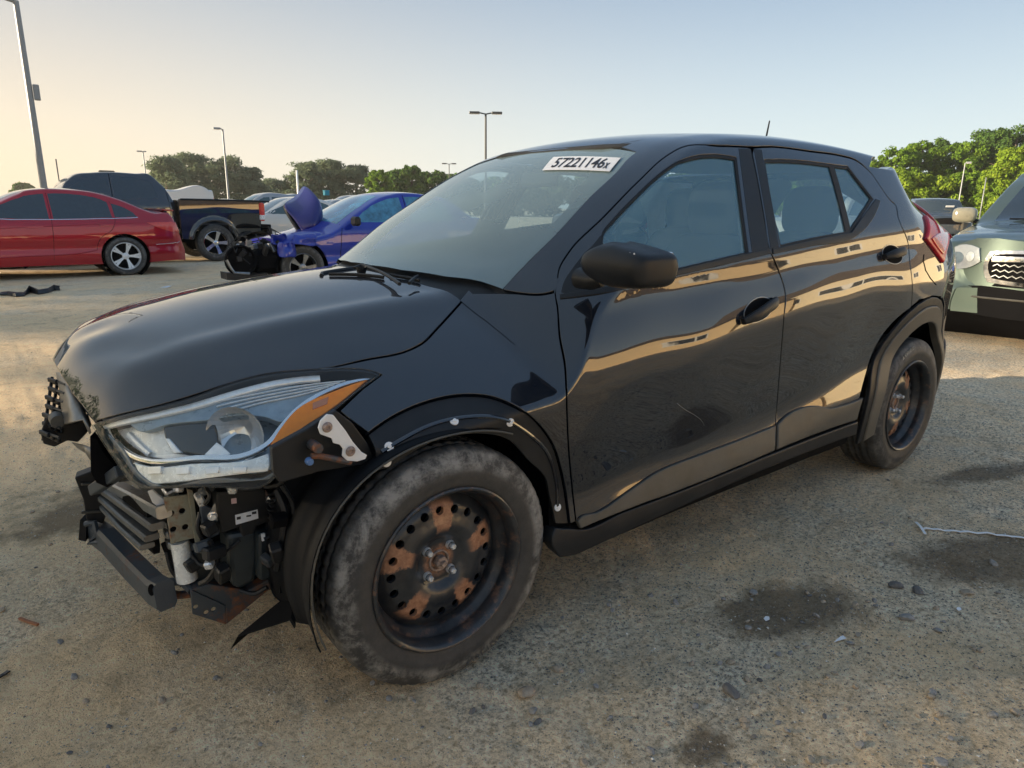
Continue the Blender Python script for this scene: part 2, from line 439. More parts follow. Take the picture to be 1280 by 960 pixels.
def carpaint(name, col, coat_ior=1.5, flake=0.0, dust_sheen=.25, rough=.45, metal=0.0, dust_sheen_col=(.30, .27, .22)):
    t = NT(name)
    n1 = t.noise(3.2, 7, .7); n2 = t.noise(60, 3, .6); n3 = t.noise(420, 2, .5)
    speck = t.ramp(n3, [(.66, 0.0), (.74, 1.0)])
    film = t.math('MULTIPLY', t.ramp(n1, [(.35, 0.0), (.8, 1.0)]), t.ramp(n2, [(.3, .3), (.7, 1.0)]))
    geo = t.n('NewGeometry'); sx = t.n('SeparateXYZ'); t.l(geo.outputs['Normal'], sx.inputs[0])
    up = t.math('MULTIPLY_ADD', t.ramp(sx.outputs[2], [(.25, 0.0), (1.0, 1.0)]), 1.3, .10)
    d = t.math('MULTIPLY', t.math('MULTIPLY_ADD', speck, .35, t.math('MULTIPLY', film, .5)), t.math('MULTIPLY', up, dust_sheen), clamp=True)
    t.set(Base_Color=t.mix(d, col, dust_sheen_col), Roughness=rough, Metallic=metal, Coat_Weight=1.0, Coat_IOR=coat_ior, Specular_IOR_Level=.12)
    t.set(Coat_Roughness=t.math('MULTIPLY_ADD', d, .5, .018))
    return t.m
def thinglass(name, tint=(.75, .85, .85), ior=1.6, dust_sheen=.06, dust_sheen_col=(.35, .42, .45), rough=.01, pale=0.0):  # diffuse film over the glass: some dust plus painted sky sheen
    t = NT(name); nt = t.t
    tr = t.n('BsdfTransparent'); tr.inputs[0].default_value = (*tint, 1)
    gl = t.n('BsdfGlossy'); gl.inputs['Roughness'].default_value = rough; gl.inputs['Color'].default_value = (1, 1, 1, 1)
    fr = t.n('Fresnel'); gb_ = t.n('NewGeometry'); t.l(t.math('MULTIPLY_ADD', gb_.outputs['Backfacing'], 1 / ior - ior, ior), fr.inputs['IOR'])
    m1 = t.n('MixShader'); t.l(fr.outputs[0], m1.inputs[0]); t.l(tr.outputs[0], m1.inputs[1]); t.l(gl.outputs[0], m1.inputs[2])
    df = t.n('BsdfDiffuse'); df.inputs[0].default_value = (*dust_sheen_col, 1)
    m2 = t.n('MixShader'); n1 = t.noise(2.2, 5, .6); n2 = t.noise(420, 2, .5)
    d = t.math('MULTIPLY_ADD', t.ramp(n1, [(.2, .78), (.85, 1.0)]), dust_sheen, t.math('MULTIPLY', t.ramp(n2, [(.70, 0.0), (.78, 1.0)]), dust_sheen * .25))
    t.l(d, m2.inputs[0]); t.l(m1.outputs[0], m2.inputs[1]); t.l(df.outputs[0], m2.inputs[2]); t.l(m2.outputs[0], t.out.inputs[0])
    return t.m
# ------------------------------------------------------------------ materials
M = {}
M['paint'] = carpaint('black_car_paint', (.0030, .0055, .012), coat_ior=1.80, dust_sheen=.14, rough=.5)
M['black_plastic'] = plain('black_plastic', (.014, .015, .017), .44, var=.3, scale=14, bump=.15, bscale=500, spec=.35)
M['grey_plastic'] = plain('weathered_grey_plastic', (.070, .067, .058), .45, var=.3, scale=9, bump=.2, bscale=600)
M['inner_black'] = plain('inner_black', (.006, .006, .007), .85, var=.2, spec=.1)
M['flare'] = plain('warm_lit_arch_plastic', (.095, .086, .070), .48, var=.2, scale=9, bump=.2, bscale=600)  # browner than the grey cladding: warm reflected light put into the colour
M['rubber_seal'] = plain('rubber_seal', (.010, .010, .011), .62, var=.2)
M['liner'] = plain('wheel_liner_plastic', (.006, .007, .009), .6, var=.4, scale=7, bump=.3, bscale=90, spec=.15)
M['glass'] = thinglass('side_window_glass', (.72, .84, .88), ior=1.8, dust_sheen=.30, dust_sheen_col=(.24, .52, .68))  # film's blue is sky reflection put into the colour, over some dust
M['glass_ws'] = thinglass('windscreen_glass', (.68, .78, .80), ior=1.8, dust_sheen=.36, dust_sheen_col=(.46, .62, .66))  # pale teal film carries painted sky glare as well as dust
M['lens'] = thinglass('clear_lamp_lens', (.95, .97, .97), ior=1.38, dust_sheen=.02, dust_sheen_col=(.6, .62, .6))
M['chrome'] = plain('chrome', (.75, .76, .78), .10, 1.0, var=.08)
M['satin_metal'] = plain('satin_metal', (.30, .31, .32), .32, .9, var=.25, scale=30)
M['alu'] = plain('raw_aluminium', (.17, .17, .165), .42, .7, var=.3, scale=25, bump=.15, bscale=120)
M['white_plastic'] = plain('white_plastic', (.78, .79, .80), .4, var=.06)
M['white_paper'] = plain('white_paper', (.75, .76, .78), .6, var=.04)
M['dark_ink'] = plain('dark_ink', (.015, .015, .02), .6, var=0)
M['amber'] = plain('amber_reflector', (1.0, .26, .015), .45, var=.10, scale=60, coat=.0, spec=.2)
M['amber_dark'] = plain('amber_reflector_grid', (.50, .16, .05), .3, var=.1, scale=60, coat=1.0)
M['red_lens'] = plain('red_lamp_lens', (.62, .012, .03), .3, var=.2, scale=30, coat=.15)
M['red_bright'] = plain('red_reflector', (.75, .06, .035), .18, var=.3, scale=90, coat=1.0)
M['seat'] = plain('dark_seat_cloth', (.022, .025, .030), .9, var=.25, scale=30)
M['airbag'] = plain('pale_airbag_cloth', (.50, .52, .52), .8, var=.12, scale=8)
M['tank'] = plain('translucent_tank_plastic', (.022, .030, .034), .35, var=.3, scale=12)
M['lamp_silver'] = plain('lamp_silver', (.86, .88, .90), .35, .35, var=.12, scale=40)
M['lamp_blue'] = plain('lamp_grey_inner', (.26, .33, .39), .3, .3, var=.2, scale=25)
M['lamp_pale'] = plain('running_light_plastic', (.84, .86, .84), .25, .15, var=.15, scale=40, coat=1.0)
M['lamp_chrome'] = plain('lamp_reflector', (.85, .87, .89), .2, .6, var=.06)
def rusty(name, base, rough=.5, amount=.5, metal=.2, rust=(.22, .075, .025)):
    t = NT(name); a = t.noise(7, 8, .7); b = t.noise(45, 5, .7)
    m = t.ramp(t.math('MULTIPLY_ADD', b, .35, t.math('MULTIPLY', a, .8)), [(.62 - .22 * amount, 0.0), (.74 - .22 * amount, 1.0)])
    rc = t.ramp(b, [(.3, tuple(v * .45 for v in rust)), (.7, tuple(v * 1.35 for v in rust))])
    t.set(Base_Color=t.mix(m, base, rc), Metallic=metal * .3, Roughness=t.math('MULTIPLY_ADD', m, .4, rough)); t.bump(b, .35, .002); return t.m
M['chassis'] = rusty('chassis_steel', (.045, .055, .065), .45, .18)
M['beam'] = rusty('painted_steel_beam', (.050, .062, .075), .42, -.15)
M['beige_steel'] = rusty('primer_steel_plate', (.30, .29, .22), .5, .08)
# tyre rubber: dusty, scuffed sidewall (object space, axle = y)
def tyre_mat(name, scuff):
    t = NT(name); P = t.co(); sx = t.n('SeparateXYZ'); t.l(P, sx.inputs[0])
    r = t.math('SQRT', t.math('ADD', t.math('MULTIPLY', sx.outputs[0], sx.outputs[0]), t.math('MULTIPLY', sx.outputs[2], sx.outputs[2])))
    a = t.noise(26, 8, .78); b = t.noise(6.5, 6, .7, dist=1.2); c = t.noise(120, 4, .6)
    band = t.math('MULTIPLY', t.ramp(r, [(.262, 0.0), (.283, 1.0)]), t.ramp(r, [(.311, 1.0), (.322, .25)]))
    m = t.math('MULTIPLY', band, t.ramp(t.math('MULTIPLY_ADD', a, .5, t.math('MULTIPLY', b, .55)), [(.47, 0.0), (.60, 1.0)]))
    m = t.math('MULTIPLY', m, scuff, clamp=True)
    base = t.mix(t.ramp(a, [(.3, 0.0), (.75, .6)]), (.030, .030, .031), (.095, .090, .082))
    t.set(Base_Color=t.mix(m, base, (.40, .385, .355)), Roughness=t.math('MULTIPLY_ADD', m, .25, .62)); t.bump(c, .35, .002); return t.m
M['tyre_front'] = tyre_mat('scuffed_tyre_rubber', .62); M['tyre'] = tyre_mat('tyre_rubber', .30)
def wheel_mat(name, n=5, ph=0.0, amt=1.0):
    t = NT(name); P = t.co(); sx = t.n('SeparateXYZ'); t.l(P, sx.inputs[0])
    X, Z = sx.outputs[0], sx.outputs[2]
    r = t.math('SQRT', t.math('ADD', t.math('MULTIPLY', X, X), t.math('MULTIPLY', Z, Z)))
    a = t.math('ARCTAN2', Z, X); cs = t.math('COSINE', t.math('ADD', t.math('MULTIPLY', a, float(n)), ph))
    n1 = t.noise(9, 6, .7); n2 = t.noise(70, 5, .7); n3 = t.noise(28, 6, .75)
    radial = t.math('MULTIPLY', t.ramp(r, [(.084, 0.0), (.104, 1.0)]), t.ramp(r, [(.158, 1.0), (.176, 0.0)]))
    m = t.math('MULTIPLY', radial, t.ramp(t.math('ADD', t.math('MULTIPLY', cs, .5), t.math('MULTIPLY_ADD', n3, .9, -.1)), [(.52, 0.0), (.64, 1.0)]))
    hub = t.math('MULTIPLY', t.ramp(r, [(.034, 1.0), (.05, 0.0)]), t.ramp(n3, [(.4, 0.2), (.55, 1.0)]))
    lip = t.math('MULTIPLY', t.ramp(r, [(.178, 0.0), (.196, 1.0)]), t.ramp(n3, [(.52, 0.0), (.68, .4)]))
    m = t.math('MULTIPLY', t.math('MAXIMUM', t.math('MAXIMUM', m, hub), lip), amt)
    rc = t.ramp(n2, [(.25, (.20, .085, .045)), (.75, (.52, .27, .15))])
    base = t.mix(t.ramp(n1, [(.42, 0.0), (.7, .55)]), (.014, .017, .022), (.085, .088, .09))
    t.set(Base_Color=t.mix(m, base, rc), Roughness=t.math('MULTIPLY_ADD', m, .4, .36), Coat_Weight=.25); t.bump(n2, .2, .0015); return t.m
M['wheel_front'] = wheel_mat('rust_spotted_black_wheel', 5, -1.35); M['wheel_rear'] = wheel_mat('rusty_black_wheel', 5, .3, .85)
M['bolt'] = plain('bolt_steel', (.75, .76, .77), .3, .6, var=.3, scale=90)
M['bolt_rust'] = plain('rusty_hub_nut', (.34, .26, .22), .6, .5, var=.5, scale=90)

# ------------------------------------------------------------------ ground: dirt and old gravelly asphalt
_tab = rng.random((512, 512))
def vnoise(x, y):
    xi = np.floor(x).astype(int); yi = np.floor(y).astype(int); fx = x - xi; fy = y - yi; fx = fx * fx * (3 - 2 * fx); fy = fy * fy * (3 - 2 * fy)
    g = lambda a, b: _tab[a & 511, b & 511]
    return (g(xi, yi) * (1-fx) + g(xi+1, yi) * fx) * (1-fy) + (g(xi, yi+1) * (1-fx) + g(xi+1, yi+1) * fx) * fy
def fbm(x, y, o=4):
    s = 0; a = .5
    for k in range(o): s = s + a * (vnoise(x + 17 * k, y + 31 * k) - .5); x = x * 2.03; y = y * 2.03; a *= .5
    return s
def gh(x, y):
    d = np.hypot(x - 1, y + .5); f = 1 / (1 + (d / 9)**2)
    h = .030 * fbm(x * .8, y * .8, 3) + .024 * fbm(x * 4, y * 4, 4) * f + .026 * np.abs(fbm(x * 10, y * 10, 4)) * f
    tr = np.sin((x * .85 + y * .5) * 34 + 5 * fbm(x * 1.4, y * 1.4, 2)) * np.clip(fbm(x * 1.1 + 9, y * 1.1, 2) * 4, 0, 1) * .008 * f
    for cx, cy in ((0, -.76), (2.61, -.76), (0, .76), (2.61, .76)): 
        k = np.exp(-((x - cx)**2 / .05 + (y - cy)**2 / .03)); h = h * (1 - k) - .004 * k
    return h + tr - .006
def axis(c, fine, step, far):
    a = [0.0]; s = step
    while a[-1] < far:
        if a[-1] > fine: s *= 1.075
        a.append(a[-1] + s)
    a = np.array(a); return np.concatenate([c - a[:0:-1], c + a])
gx = axis(.9, 2.6, .021, 700); gy = axis(-.6, 1.9, .021, 700)
X, Y = np.meshgrid(gx, gy, indexing='ij'); Zg = gh(X, Y); nx, ny = len(gx), len(gy)
V = np.stack([X, Y, Zg], 2).reshape(-1, 3); I = np.arange(nx * ny).reshape(nx, ny)
F = np.stack([I[:-1, :-1], I[1:, :-1], I[1:, 1:], I[:-1, 1:]], 2).reshape(-1, 4)
def fastmesh(name, V, F, mat, parent=None, smooth=False):
    V = np.asarray(V, np.float32); F = np.asarray(F, np.int32); k = F.shape[1]
    me = bpy.data.meshes.new(name); me.vertices.add(len(V)); me.vertices.foreach_set('co', V.ravel()); me.loops.add(F.size); me.loops.foreach_set('vertex_index', F.ravel())
    me.polygons.add(len(F)); me.polygons.foreach_set('loop_start', np.arange(0, F.size, k, dtype=np.int32)); me.polygons.foreach_set('use_smooth', np.full(len(F), smooth)); me.update(calc_edges=True); me.validate()
    if mat: me.materials.append(mat)
    o = bpy.data.objects.new(name, me); C.objects.link(o)
    if parent: o.parent = parent
    return o
t = NT('dirt_ground'); P = t.pos()
n0 = t.noise(.16, 5, .6, P); n1 = t.noise(.9, 7, .65, P, .4); n2 = t.noise(6.5, 8, .7, P); n3 = t.noise(60, 6, .75, P); n4 = t.noise(190, 3, .75, P)
sxg = t.n('SeparateXYZ'); t.l(P, sxg.inputs[0]); asph = t.ramp(t.math('ADD', t.math('MULTIPLY_ADD', n0, .5, t.math('MULTIPLY', n1, .55)), t.math('MULTIPLY', sxg.outputs[0], .018)), [(.50, 0.0), (.64, 1.0)])
mot = t.noise(2.6, 6, .7, P, .8)
dirt = t.ramp(t.math('MULTIPLY_ADD', n3, .6, t.math('MULTIPLY', n2, .42)), [(.30, (.26, .19, .115)), (.48, (.50, .395, .265)), (.66, (.60, .485, .345))])
grav = t.ramp(n3, [(.38, (.13, .12, .10)), (.5, (.43, .40, .34)), (.60, (.60, .56, .48))])
colr = t.mix(t.math('MULTIPLY', asph, t.ramp(n2, [(.3, .35), (.6, 1.0)])), dirt, grav)
colr = t.mix(t.ramp(mot, [(.30, .55), (.46, 0.0)]), colr, (.20, .155, .105))
colr = t.mix(t.ramp(mot, [(.60, 0.0), (.74, .45)]), colr, (.62, .55, .44))
# dark damp stains where fluids dripped
def spot(cx, cy, rx, ry, ang=0.0):
    m = t.n('Mapping', vector_type='TEXTURE'); m.inputs['Location'].default_value = (cx, cy, 0); m.inputs['Rotation'].default_value = (0, 0, ang); m.inputs['Scale'].default_value = (rx, ry, 1); t.l(P, m.inputs['Vector'])
    sp = t.n('SeparateXYZ'); t.l(m.outputs[0], sp.inputs[0]); 
    d = t.math('SQRT', t.math('ADD', t.math('MULTIPLY', sp.outputs[0], sp.outputs[0]), t.math('MULTIPLY', sp.outputs[1], sp.outputs[1])))
    return t.ramp(t.math('ADD', d, t.math('MULTIPLY_ADD', n2, 1.3, t.math('MULTIPLY_ADD', n1, .9, -1.1))), [(.55, 1.0), (1.15, 0.0)])
s1 = spot(1.02, -1.22, .34, .17, -.25); s2 = spot(1.95, -1.5, .55, .22, -.5); s3 = spot(2.9, -1.15, .5, .12, -.3); s4 = spot(.33, -1.42, .10, .06); s5 = spot(.1, 1.2, 1.0, .3); s6 = spot(-.55, .9, .5, .25)
sm = s1
for q in (s2, s3, s4, s5, s6): sm = t.math('MAXIMUM', sm, q)
colr = t.mix(t.math('MULTIPLY', sm, .72), colr, (.050, .038, .026))
colr = t.mix(t.ramp(n4, [(.64, 0.0), (.70, .5)]), colr, (.52, .49, .42))
colr = t.mix(t.ramp(n4, [(.36, .75), (.42, 0.0)]), colr, (.10, .085, .065))
vs = t.n('VectorMath', operation='SCALE'); tint = t.n('VectorMath', operation='MULTIPLY'); t.l(colr, tint.inputs[0]); tint.inputs[1].default_value = (2.02, 1.85, 1.62); t.l(tint.outputs[0], vs.inputs[0]); vs.inputs['Scale'].default_value = 1.0
t.set(Base_Color=vs.outputs[0], Roughness=.93, Specular_IOR_Level=.25)
t.bump(t.math('ADD', t.math('MULTIPLY', n3, 1.0), t.math('ADD', t.math('MULTIPLY', n4, .5), t.math('MULTIPLY', n2, 1.6))), 1.0, .018)
M['ground'] = t.m
g = fastmesh('ground', V, F, M['ground'], smooth=True); tag(g, kind='structure')
# ------------------------------------------------------------------ trees
def leafmat(name, lo, mid, hi, scale=1.2, trans=.35):
    t = NT(name); nt = t.t; P = t.pos(); n1 = t.noise(scale, 4, .6, P); n2 = t.noise(scale * 9, 3, .6, P)
    col = t.ramp(t.math('MULTIPLY_ADD', n2, .45, t.math('MULTIPLY', n1, .6)), [(.32, lo), (.52, mid), (.72, hi)])
    d = t.n('BsdfDiffuse'); tl = t.n('BsdfTranslucent'); mx = t.n('MixShader'); t.l(col, d.inputs[0]); t.l(col, tl.inputs[0]); mx.inputs[0].default_value = trans
    t.l(d.outputs[0], mx.inputs[1]); t.l(tl.outputs[0], mx.inputs[2]); t.l(mx.outputs[0], t.out.inputs[0]); return t.m
M['leaf'] = leafmat('bright_leaves', (.045, .095, .012), (.11, .20, .022), (.26, .36, .04))
M['leaf_y'] = leafmat('yellow_green_leaves', (.06, .11, .012), (.16, .25, .025), (.34, .42, .045))
M['leaf_d'] = leafmat('dark_leaves', (.03, .065, .018), (.065, .13, .03), (.14, .21, .04))
M['pine'] = leafmat('pine_needles', (.085, .115, .08), (.14, .185, .115), (.22, .26, .15), .8, .45)
M['bark'] = plain('bark', (.10, .075, .055), .9, var=.35, scale=6)
def crown_mesh(name, h, rw, kind, seed, n=5200, leaf=.20, base=.12):
    r = np.random.default_rng(seed); P = []; Nn = []
    nb = 110 if kind != 'pine' else 95; blobs = []
    for i in range(nb):
        if kind == 'pine':
            z = h * (base + (1 - base) * r.random()**.8); rr = rw * (1.06 - .72 * ((z / h - base) / (1 - base))**1.5) * r.uniform(.3, 1.0); a = r.uniform(0, 6.28)
            blobs.append((rr * math.cos(a), rr * math.sin(a), z, r.uniform(.6, 1.3) * rw * .26, r.uniform(.3, .6) * rw * .25))
        else:
            t_ = r.random()**.75; z = h * (base + (.92 - base) * t_); prof = math.sqrt(max(.05, 1 - (abs(t_ - .42) / .62)**2.2)); rr = rw * prof * r.uniform(.2, 1.0)**.6; a = r.uniform(0, 6.28); s_ = r.uniform(.11, .26) * rw
            blobs.append((rr * math.cos(a), rr * math.sin(a), z, s_, s_ * .8))
    per = n // nb
    for bx_, by_, bz_, s_, sz in blobs:
        d = r.normal(size=(per, 3)); d /= np.linalg.norm(d, axis=1)[:, None]; rad = r.uniform(.45, 1.05, per)**.5 * (1 + .25 * np.sin(d[:, 0] * 7 + bx_ * 3) * np.cos(d[:, 2] * 6))
        P.append(np.array([bx_, by_, bz_]) + d * rad[:, None] * [s_, s_, sz]); Nn.append(d + r.normal(size=(per, 3)) * .55 + [0, 0, .25])
    P = np.vstack(P); N = np.vstack(Nn); N /= np.linalg.norm(N, axis=1)[:, None]; m = len(P)
    a = np.cross(N, r.normal(size=(m, 3))); a /= np.linalg.norm(a, axis=1)[:, None]; b = np.cross(N, a); sz = leaf * r.uniform(.5, 1.25, m)[:, None]
    if kind == 'pine': b *= .45
    V = np.stack([P - a * sz, P - b * sz * .6, P + a * sz, P + b * sz * .6], 1).reshape(-1, 3); F = np.arange(4 * m).reshape(-1, 4)
    return V, F
TREE = {}
def tree(name, label, px_, depth, top_y, wpx, kind, mat, seed, group=None, base=.12, leaf=None, n=5200, ytop=None):
    g0 = depth_at(px_, 262, depth); h = project_h(g0, top_y); rw = wpx / FPX * depth / 2
    o = thing(name, label, 'tree', (g0[0], g0[1], 0), random.uniform(0, 6.28), group)
    rw *= 1.3 if kind == 'pine' else 1.1; V, F = crown_mesh(name, h, rw, kind, seed, n, leaf or depth * .0032, base); fastmesh('crown', V, F, mat, o)
    m = MB(); m.tube([(0, 0, -.1), (.1, 0, h * .3), (0, .1, h * .62), (0, 0, h * .9)], [h * .022, h * .018, h * .012, h * .004], 8)
    rr = np.random.default_rng(seed + 5)
    for k in range(7):
        z = h * rr.uniform(.18, .75); a = rr.uniform(0, 6.28); q = rw * rr.uniform(.5, .85); m.tube([(0, 0, z), (q * .5 * math.cos(a), q * .5 * math.sin(a), z + .06 * h), (q * math.cos(a), q * math.sin(a), z + .12 * h)], [h * .009, h * .006, h * .002], 5, cap=False)
    m.build('trunk', M['bark'], o, recalc=False); return o
def project_h(g0, y):
    d = ray(*([project([[g0[0], g0[1], 1.2]])[0][0], y])); hd = np.hypot(*(g0[:2] - CAM[:2])); t = hd / np.hypot(d[0], d[1]); return CAM[2] + d[2] * t
LT = [(212,98,200,56,'pine','leftmost pine of the row left of the tall lamp'),(246,104,194,64,'pine','tallest broad pine in the row behind the dark pickup'),(286,104,199,62,'pine','pine standing right behind the slim leaning lamp'),(318,108,212,44,'pine','right end pine of the broad backlit row'),
      (345,120,225,46,'pine','low dark pine in the gap between the two tree groups'),(384,100,205,46,'pine','pine just left of the white mast above the blue bonnet'),(412,104,203,52,'pine','dark pine above the raised blue bonnet'),(446,104,209,50,'pine','pine right of the raised blue bonnet'),
      (474,96,210,30,'leaf','pale green loose tree between two dark pines'),(500,100,209,40,'leaf_d','rounded green tree beside the black car windscreen'),(516,98,203,30,'leaf_d','small tree with the highest tip near the windscreen'),(540,106,212,50,'leaf_d','dark tree partly hidden by the black car windscreen'),(575,112,216,50,'leaf_d','dark tree hidden behind the black car windscreen'),(33,150,229,26,'leaf_d','small lone tree beyond the red sedan roof')]
for i, (x_, d_, y_, w_, k_, lb) in enumerate(LT): tree('pine_tree' if k_ == 'pine' else 'leafy_tree', lb, x_, d_, y_, w_, 'pine' if k_ == 'pine' else 'leaf', M[k_], 100 + i, 'trees along the far edge of the yard', base=.10 if k_ == 'pine' else .03, n=8400)
RT = [(1085,88,196,46,'leaf','left end of the sunlit wood, half behind the black tailgate'),(1112,84,181,52,'leaf','bright green tree above the black tail lamp'),(1142,86,173,50,'leaf','pointed bright tree behind the small pickup, left side'),(1170,90,168,44,'leaf_d','slender darker tree rising behind the small pickup'),(1196,84,172,52,'leaf','tree directly behind the right-hand street lamp'),
      (1222,88,158,58,'leaf_d','tall dark green tree left of the highest crown'),(1256,84,149,74,'leaf_d','tallest round crown at the right of the wood'),(1296,84,152,66,'leaf_d','tall tree cut by the right edge of the photo'),(1262,66,178,58,'leaf_y','yellow green tree in front at the right edge'),(1300,64,176,56,'leaf_y','yellow green tree cut by the right edge'),
      (1128,74,212,52,'leaf_y','low bright bush tree beside the tail lamp'),(1166,74,216,56,'leaf_y','low yellow green tree over the small pickup bonnet'),(1204,74,212,52,'leaf','low tree behind the small pickup cab'),(1238,72,214,48,'leaf','low tree between the pickup cab and the green car'),(1340,80,160,80,'leaf','tree outside the right edge behind the green car'),(1060,96,205,50,'leaf','tree hidden behind the black car roof end')]
for i, (x_, d_, y_, w_, k_, lb) in enumerate(RT): tree('leafy_tree', lb, x_, d_, y_, w_ * 1.12, 'leaf', M[k_], 300 + i, 'sunlit wood behind the parked vehicles', base=.0, n=15000, leaf=d_ * .0021)
for i, (x_, d_, y_, w_, k_) in enumerate([(625,108,222,60,'leaf_d'),(680,104,214,60,'pine'),(740,106,216,56,'leaf_d'),(800,100,206,62,'leaf'),(860,102,210,60,'leaf_d'),(920,98,204,60,'leaf'),(975,96,200,60,'leaf'),(1025,98,204,56,'leaf_d')]):
    tree('leafy_tree', 'tree of the far row, seen dimly through the windows of the black car', x_, d_, y_, w_ * 1.1, 'leaf', M[k_], 420 + i, 'trees behind the black car', base=.0, n=6000)
# trees beside the yard, seen only mirrored in the bonnet; they throw the long morning shade
for i, (x_, y_, h_, r_) in enumerate([(-43 + .5 * t_ + 2 * math.sin(t_), 25 + .866 * t_, 11.5 + 1.5 * math.sin(t_ * 1.3), 5.6) for t_ in range(-40, 44, 7)]):
    V, F = crown_mesh('t', h_, r_, 'leaf', 500 + i, 1150, .42, .10); o = thing('roadside_tree', 'dark roadside tree mirrored in the nose of the black bonnet', 'tree', (x_, y_, 0), 0, 'trees beside the yard'); fastmesh('crown', V, F, M['leaf_d'], o)
    m = MB(); m.tube([(0, 0, -.1), (0, 0, h_ * .7)], [.3, .12], 8); m.build('trunk', M['bark'], o, recalc=False)

# ------------------------------------------------------------------ house and long shed behind the camera (mirrored in the doors)
M['siding'] = plain('cream_siding', (.78, .67, .46), .6, var=.05, scale=2); M['siding2'] = plain('tan_siding', (.74, .56, .33), .6, var=.06, scale=2)
M['roof_tile'] = plain('brown_roof_shingles', (.16, .12, .09), .85, var=.2, scale=2); M['win'] = plain('dark_window_glass', (.03, .04, .05), .08, var=.1); M['white_trim'] = plain('white_trim', (.72, .71, .68), .5, var=.04)
def house(name, label, c, L, D, H, rz, mat, roof=1.6, gable=True, wins=4):
    o = thing(name, label, 'building', c, rz); m = MB(); nrow = int(H / .22)
    for k in range(nrow):       # lapped boards, one course above the other
        for (cx, cy, sx, sy) in ((0, D / 2, L, .05), (0, -D / 2, L, .05), (L / 2, 0, .05, D), (-L / 2, 0, .05, D)):
            m.box((cx, cy, .11 + k * .22), (sx + (.05 if sx > sy else 0), sy, .212), (R(3) if cy > 0 else R(-3) if cy < 0 else 0, R(-3) if cx > 0 else R(3) if cx < 0 else 0, 0))
    w_ = m.build('siding_boards', mat, o); w_['kind'] = 'stuff'
    m = MB(); m.box((0, 0, H / 2), (L - .08, D - .08, H)); m.build('wall', mat, o)
    m = MB(); a = D / 2 + .4; m.prism([(-L / 2 - .4, -a, H), (-L / 2 - .4, a, H), (-L / 2 - .4, 0, H + roof)], (L + .8, 0, 0)); m.build('roof', M['roof_tile'], o)
    for k in range(wins):
        x_ = -L / 2 + L * (k + .5) / wins; m = MB(); m.box((x_, D / 2 + .04, H * .55), (1.5, .08, 1.3)); f_ = m.build('window', M['white_trim'], o); m = MB(); m.box((x_ - .34, D / 2 + .09, H * .55), (.58, .03, 1.1)); m.build('pane', M['win'], f_); m = MB(); m.box((x_ + .34, D / 2 + .09, H * .55), (.58, .03, 1.1)); m.build('pane', M['win'], f_)
    return o
house('siding_house', 'cream sided house mirrored in the rear door of the black car', (29.0, -13.0, 0), 15, 8, 4.2, R(64), M['siding'], 2.2)
house('long_shed', 'long low tan shed mirrored along the front door of the black car', (15.5, -22.5, 0), 17, 7, 3.3, R(36), M['siding2'], 1.0, wins=3)
house('small_shed', 'small cream shed mirrored in the black front wing', (1.5, -27.5, 0), 11, 6, 3.0, R(14), M['siding'], 1.0, wins=2)
house('long_shed', 'far long tan shed left of the small cream shed', (-16, -29, 0), 20, 7, 3.2, R(8), M['siding2'], 1.0, wins=5)
# ------------------------------------------------------------------ street lamps
M['pole'] = plain('galvanised_pole', (.24, .26, .28), .5, .3, var=.12); M['pole_dark'] = plain('dark_pole', (.045, .05, .055), .5, .2, var=.15)
def lamp_post(label, px_, depth, top_y, r, heads, mat, name='street_lamp'):
    g0 = depth_at(px_, 262, depth); h = project_h(g0, top_y); o = thing(name, label, 'street lamp', (g0[0], g0[1], 0), -math.atan2(g0[0] - CAM[0], g0[1] - CAM[1]) , 'lamps around the yard')
    m = MB(); m.tube([(0, 0, -.05), (0, 0, h)], [r, r * .72], 10); m.build('pole', mat, o)
    m = MB(); m.box((0, 0, .12), (r * 4, r * 4, .24), None, .02); m.build('base', mat, o)
    for sg, L, hl in heads:
        m = MB(); m.tube([(0, 0, h - .03), (sg * L, 0, h + .04)], r * .45, 8); m.build('arm', mat, o)
        m = MB(); m.box((sg * (L + hl / 2), 0, h + .04), (hl, hl * .55, .13), (0, 0, 0), .03); q = m.build('lamp_head', mat, o); m = MB(); m.box((sg * (L + hl / 2), 0, h - .03), (hl * .8, hl * .4, .02)); m.build('diffuser', M['white_plastic'], q)
    return o, h
o_, h_ = lamp_post('tall grey lamp post at the left edge with a box on its shaft', 59, 20.5, 6, .105, [(-1, .35, .75)], M['pole'])
m = MB(); m.box((.17, 0, h_ * .645), (.16, .16, .42), None, .02); m.build('junction_box', M['pole'], o_)
lamp_post('slim lamp post in front of the broad pine row', 287, 50, 162, .085, [(-1, .12, .5)], M['pole'])
lamp_post('dark twin headed lamp post above the black windscreen', 607, 42, 142, .085, [(-1, .35, .62), (1, .35, .62)], M['pole_dark'])
lamp_post('small distant lamp post left of the pine row', 187, 80, 190, .09, [(-1, .05, .6), (1, .05, .3)], M['pole'])
lamp_post('distant thin twin headed lamp near the black car roof', 562, 88, 205, .075, [(-1, .3, .6), (1, .3, .6)], M['pole_dark'])
lamp_post('pale lamp post in front of the sunlit wood', 1197, 60, 204, .06, [(1, .05, .42)], M['pole'])
g0 = depth_at(374, 262, 46); h = project_h(g0, 213); o = thing('mast', 'short white mast behind the raised blue bonnet', 'mast', (g0[0], g0[1], 0)); m = MB(); m.tube([(0, 0, 0), (0, 0, h)], .07, 8); m.build('pole', M['white_plastic'], o)
g0 = depth_at(79, 262, 60); h = project_h(g0, 199); o = thing('mast', 'thin bare mast left of the dark pickup roof', 'mast', (g0[0], g0[1], 0)); m = MB(); m.tube([(0, 0, 0), (0, 0, h)], .05, 8); m.build('pole', M['pole_dark'], o)
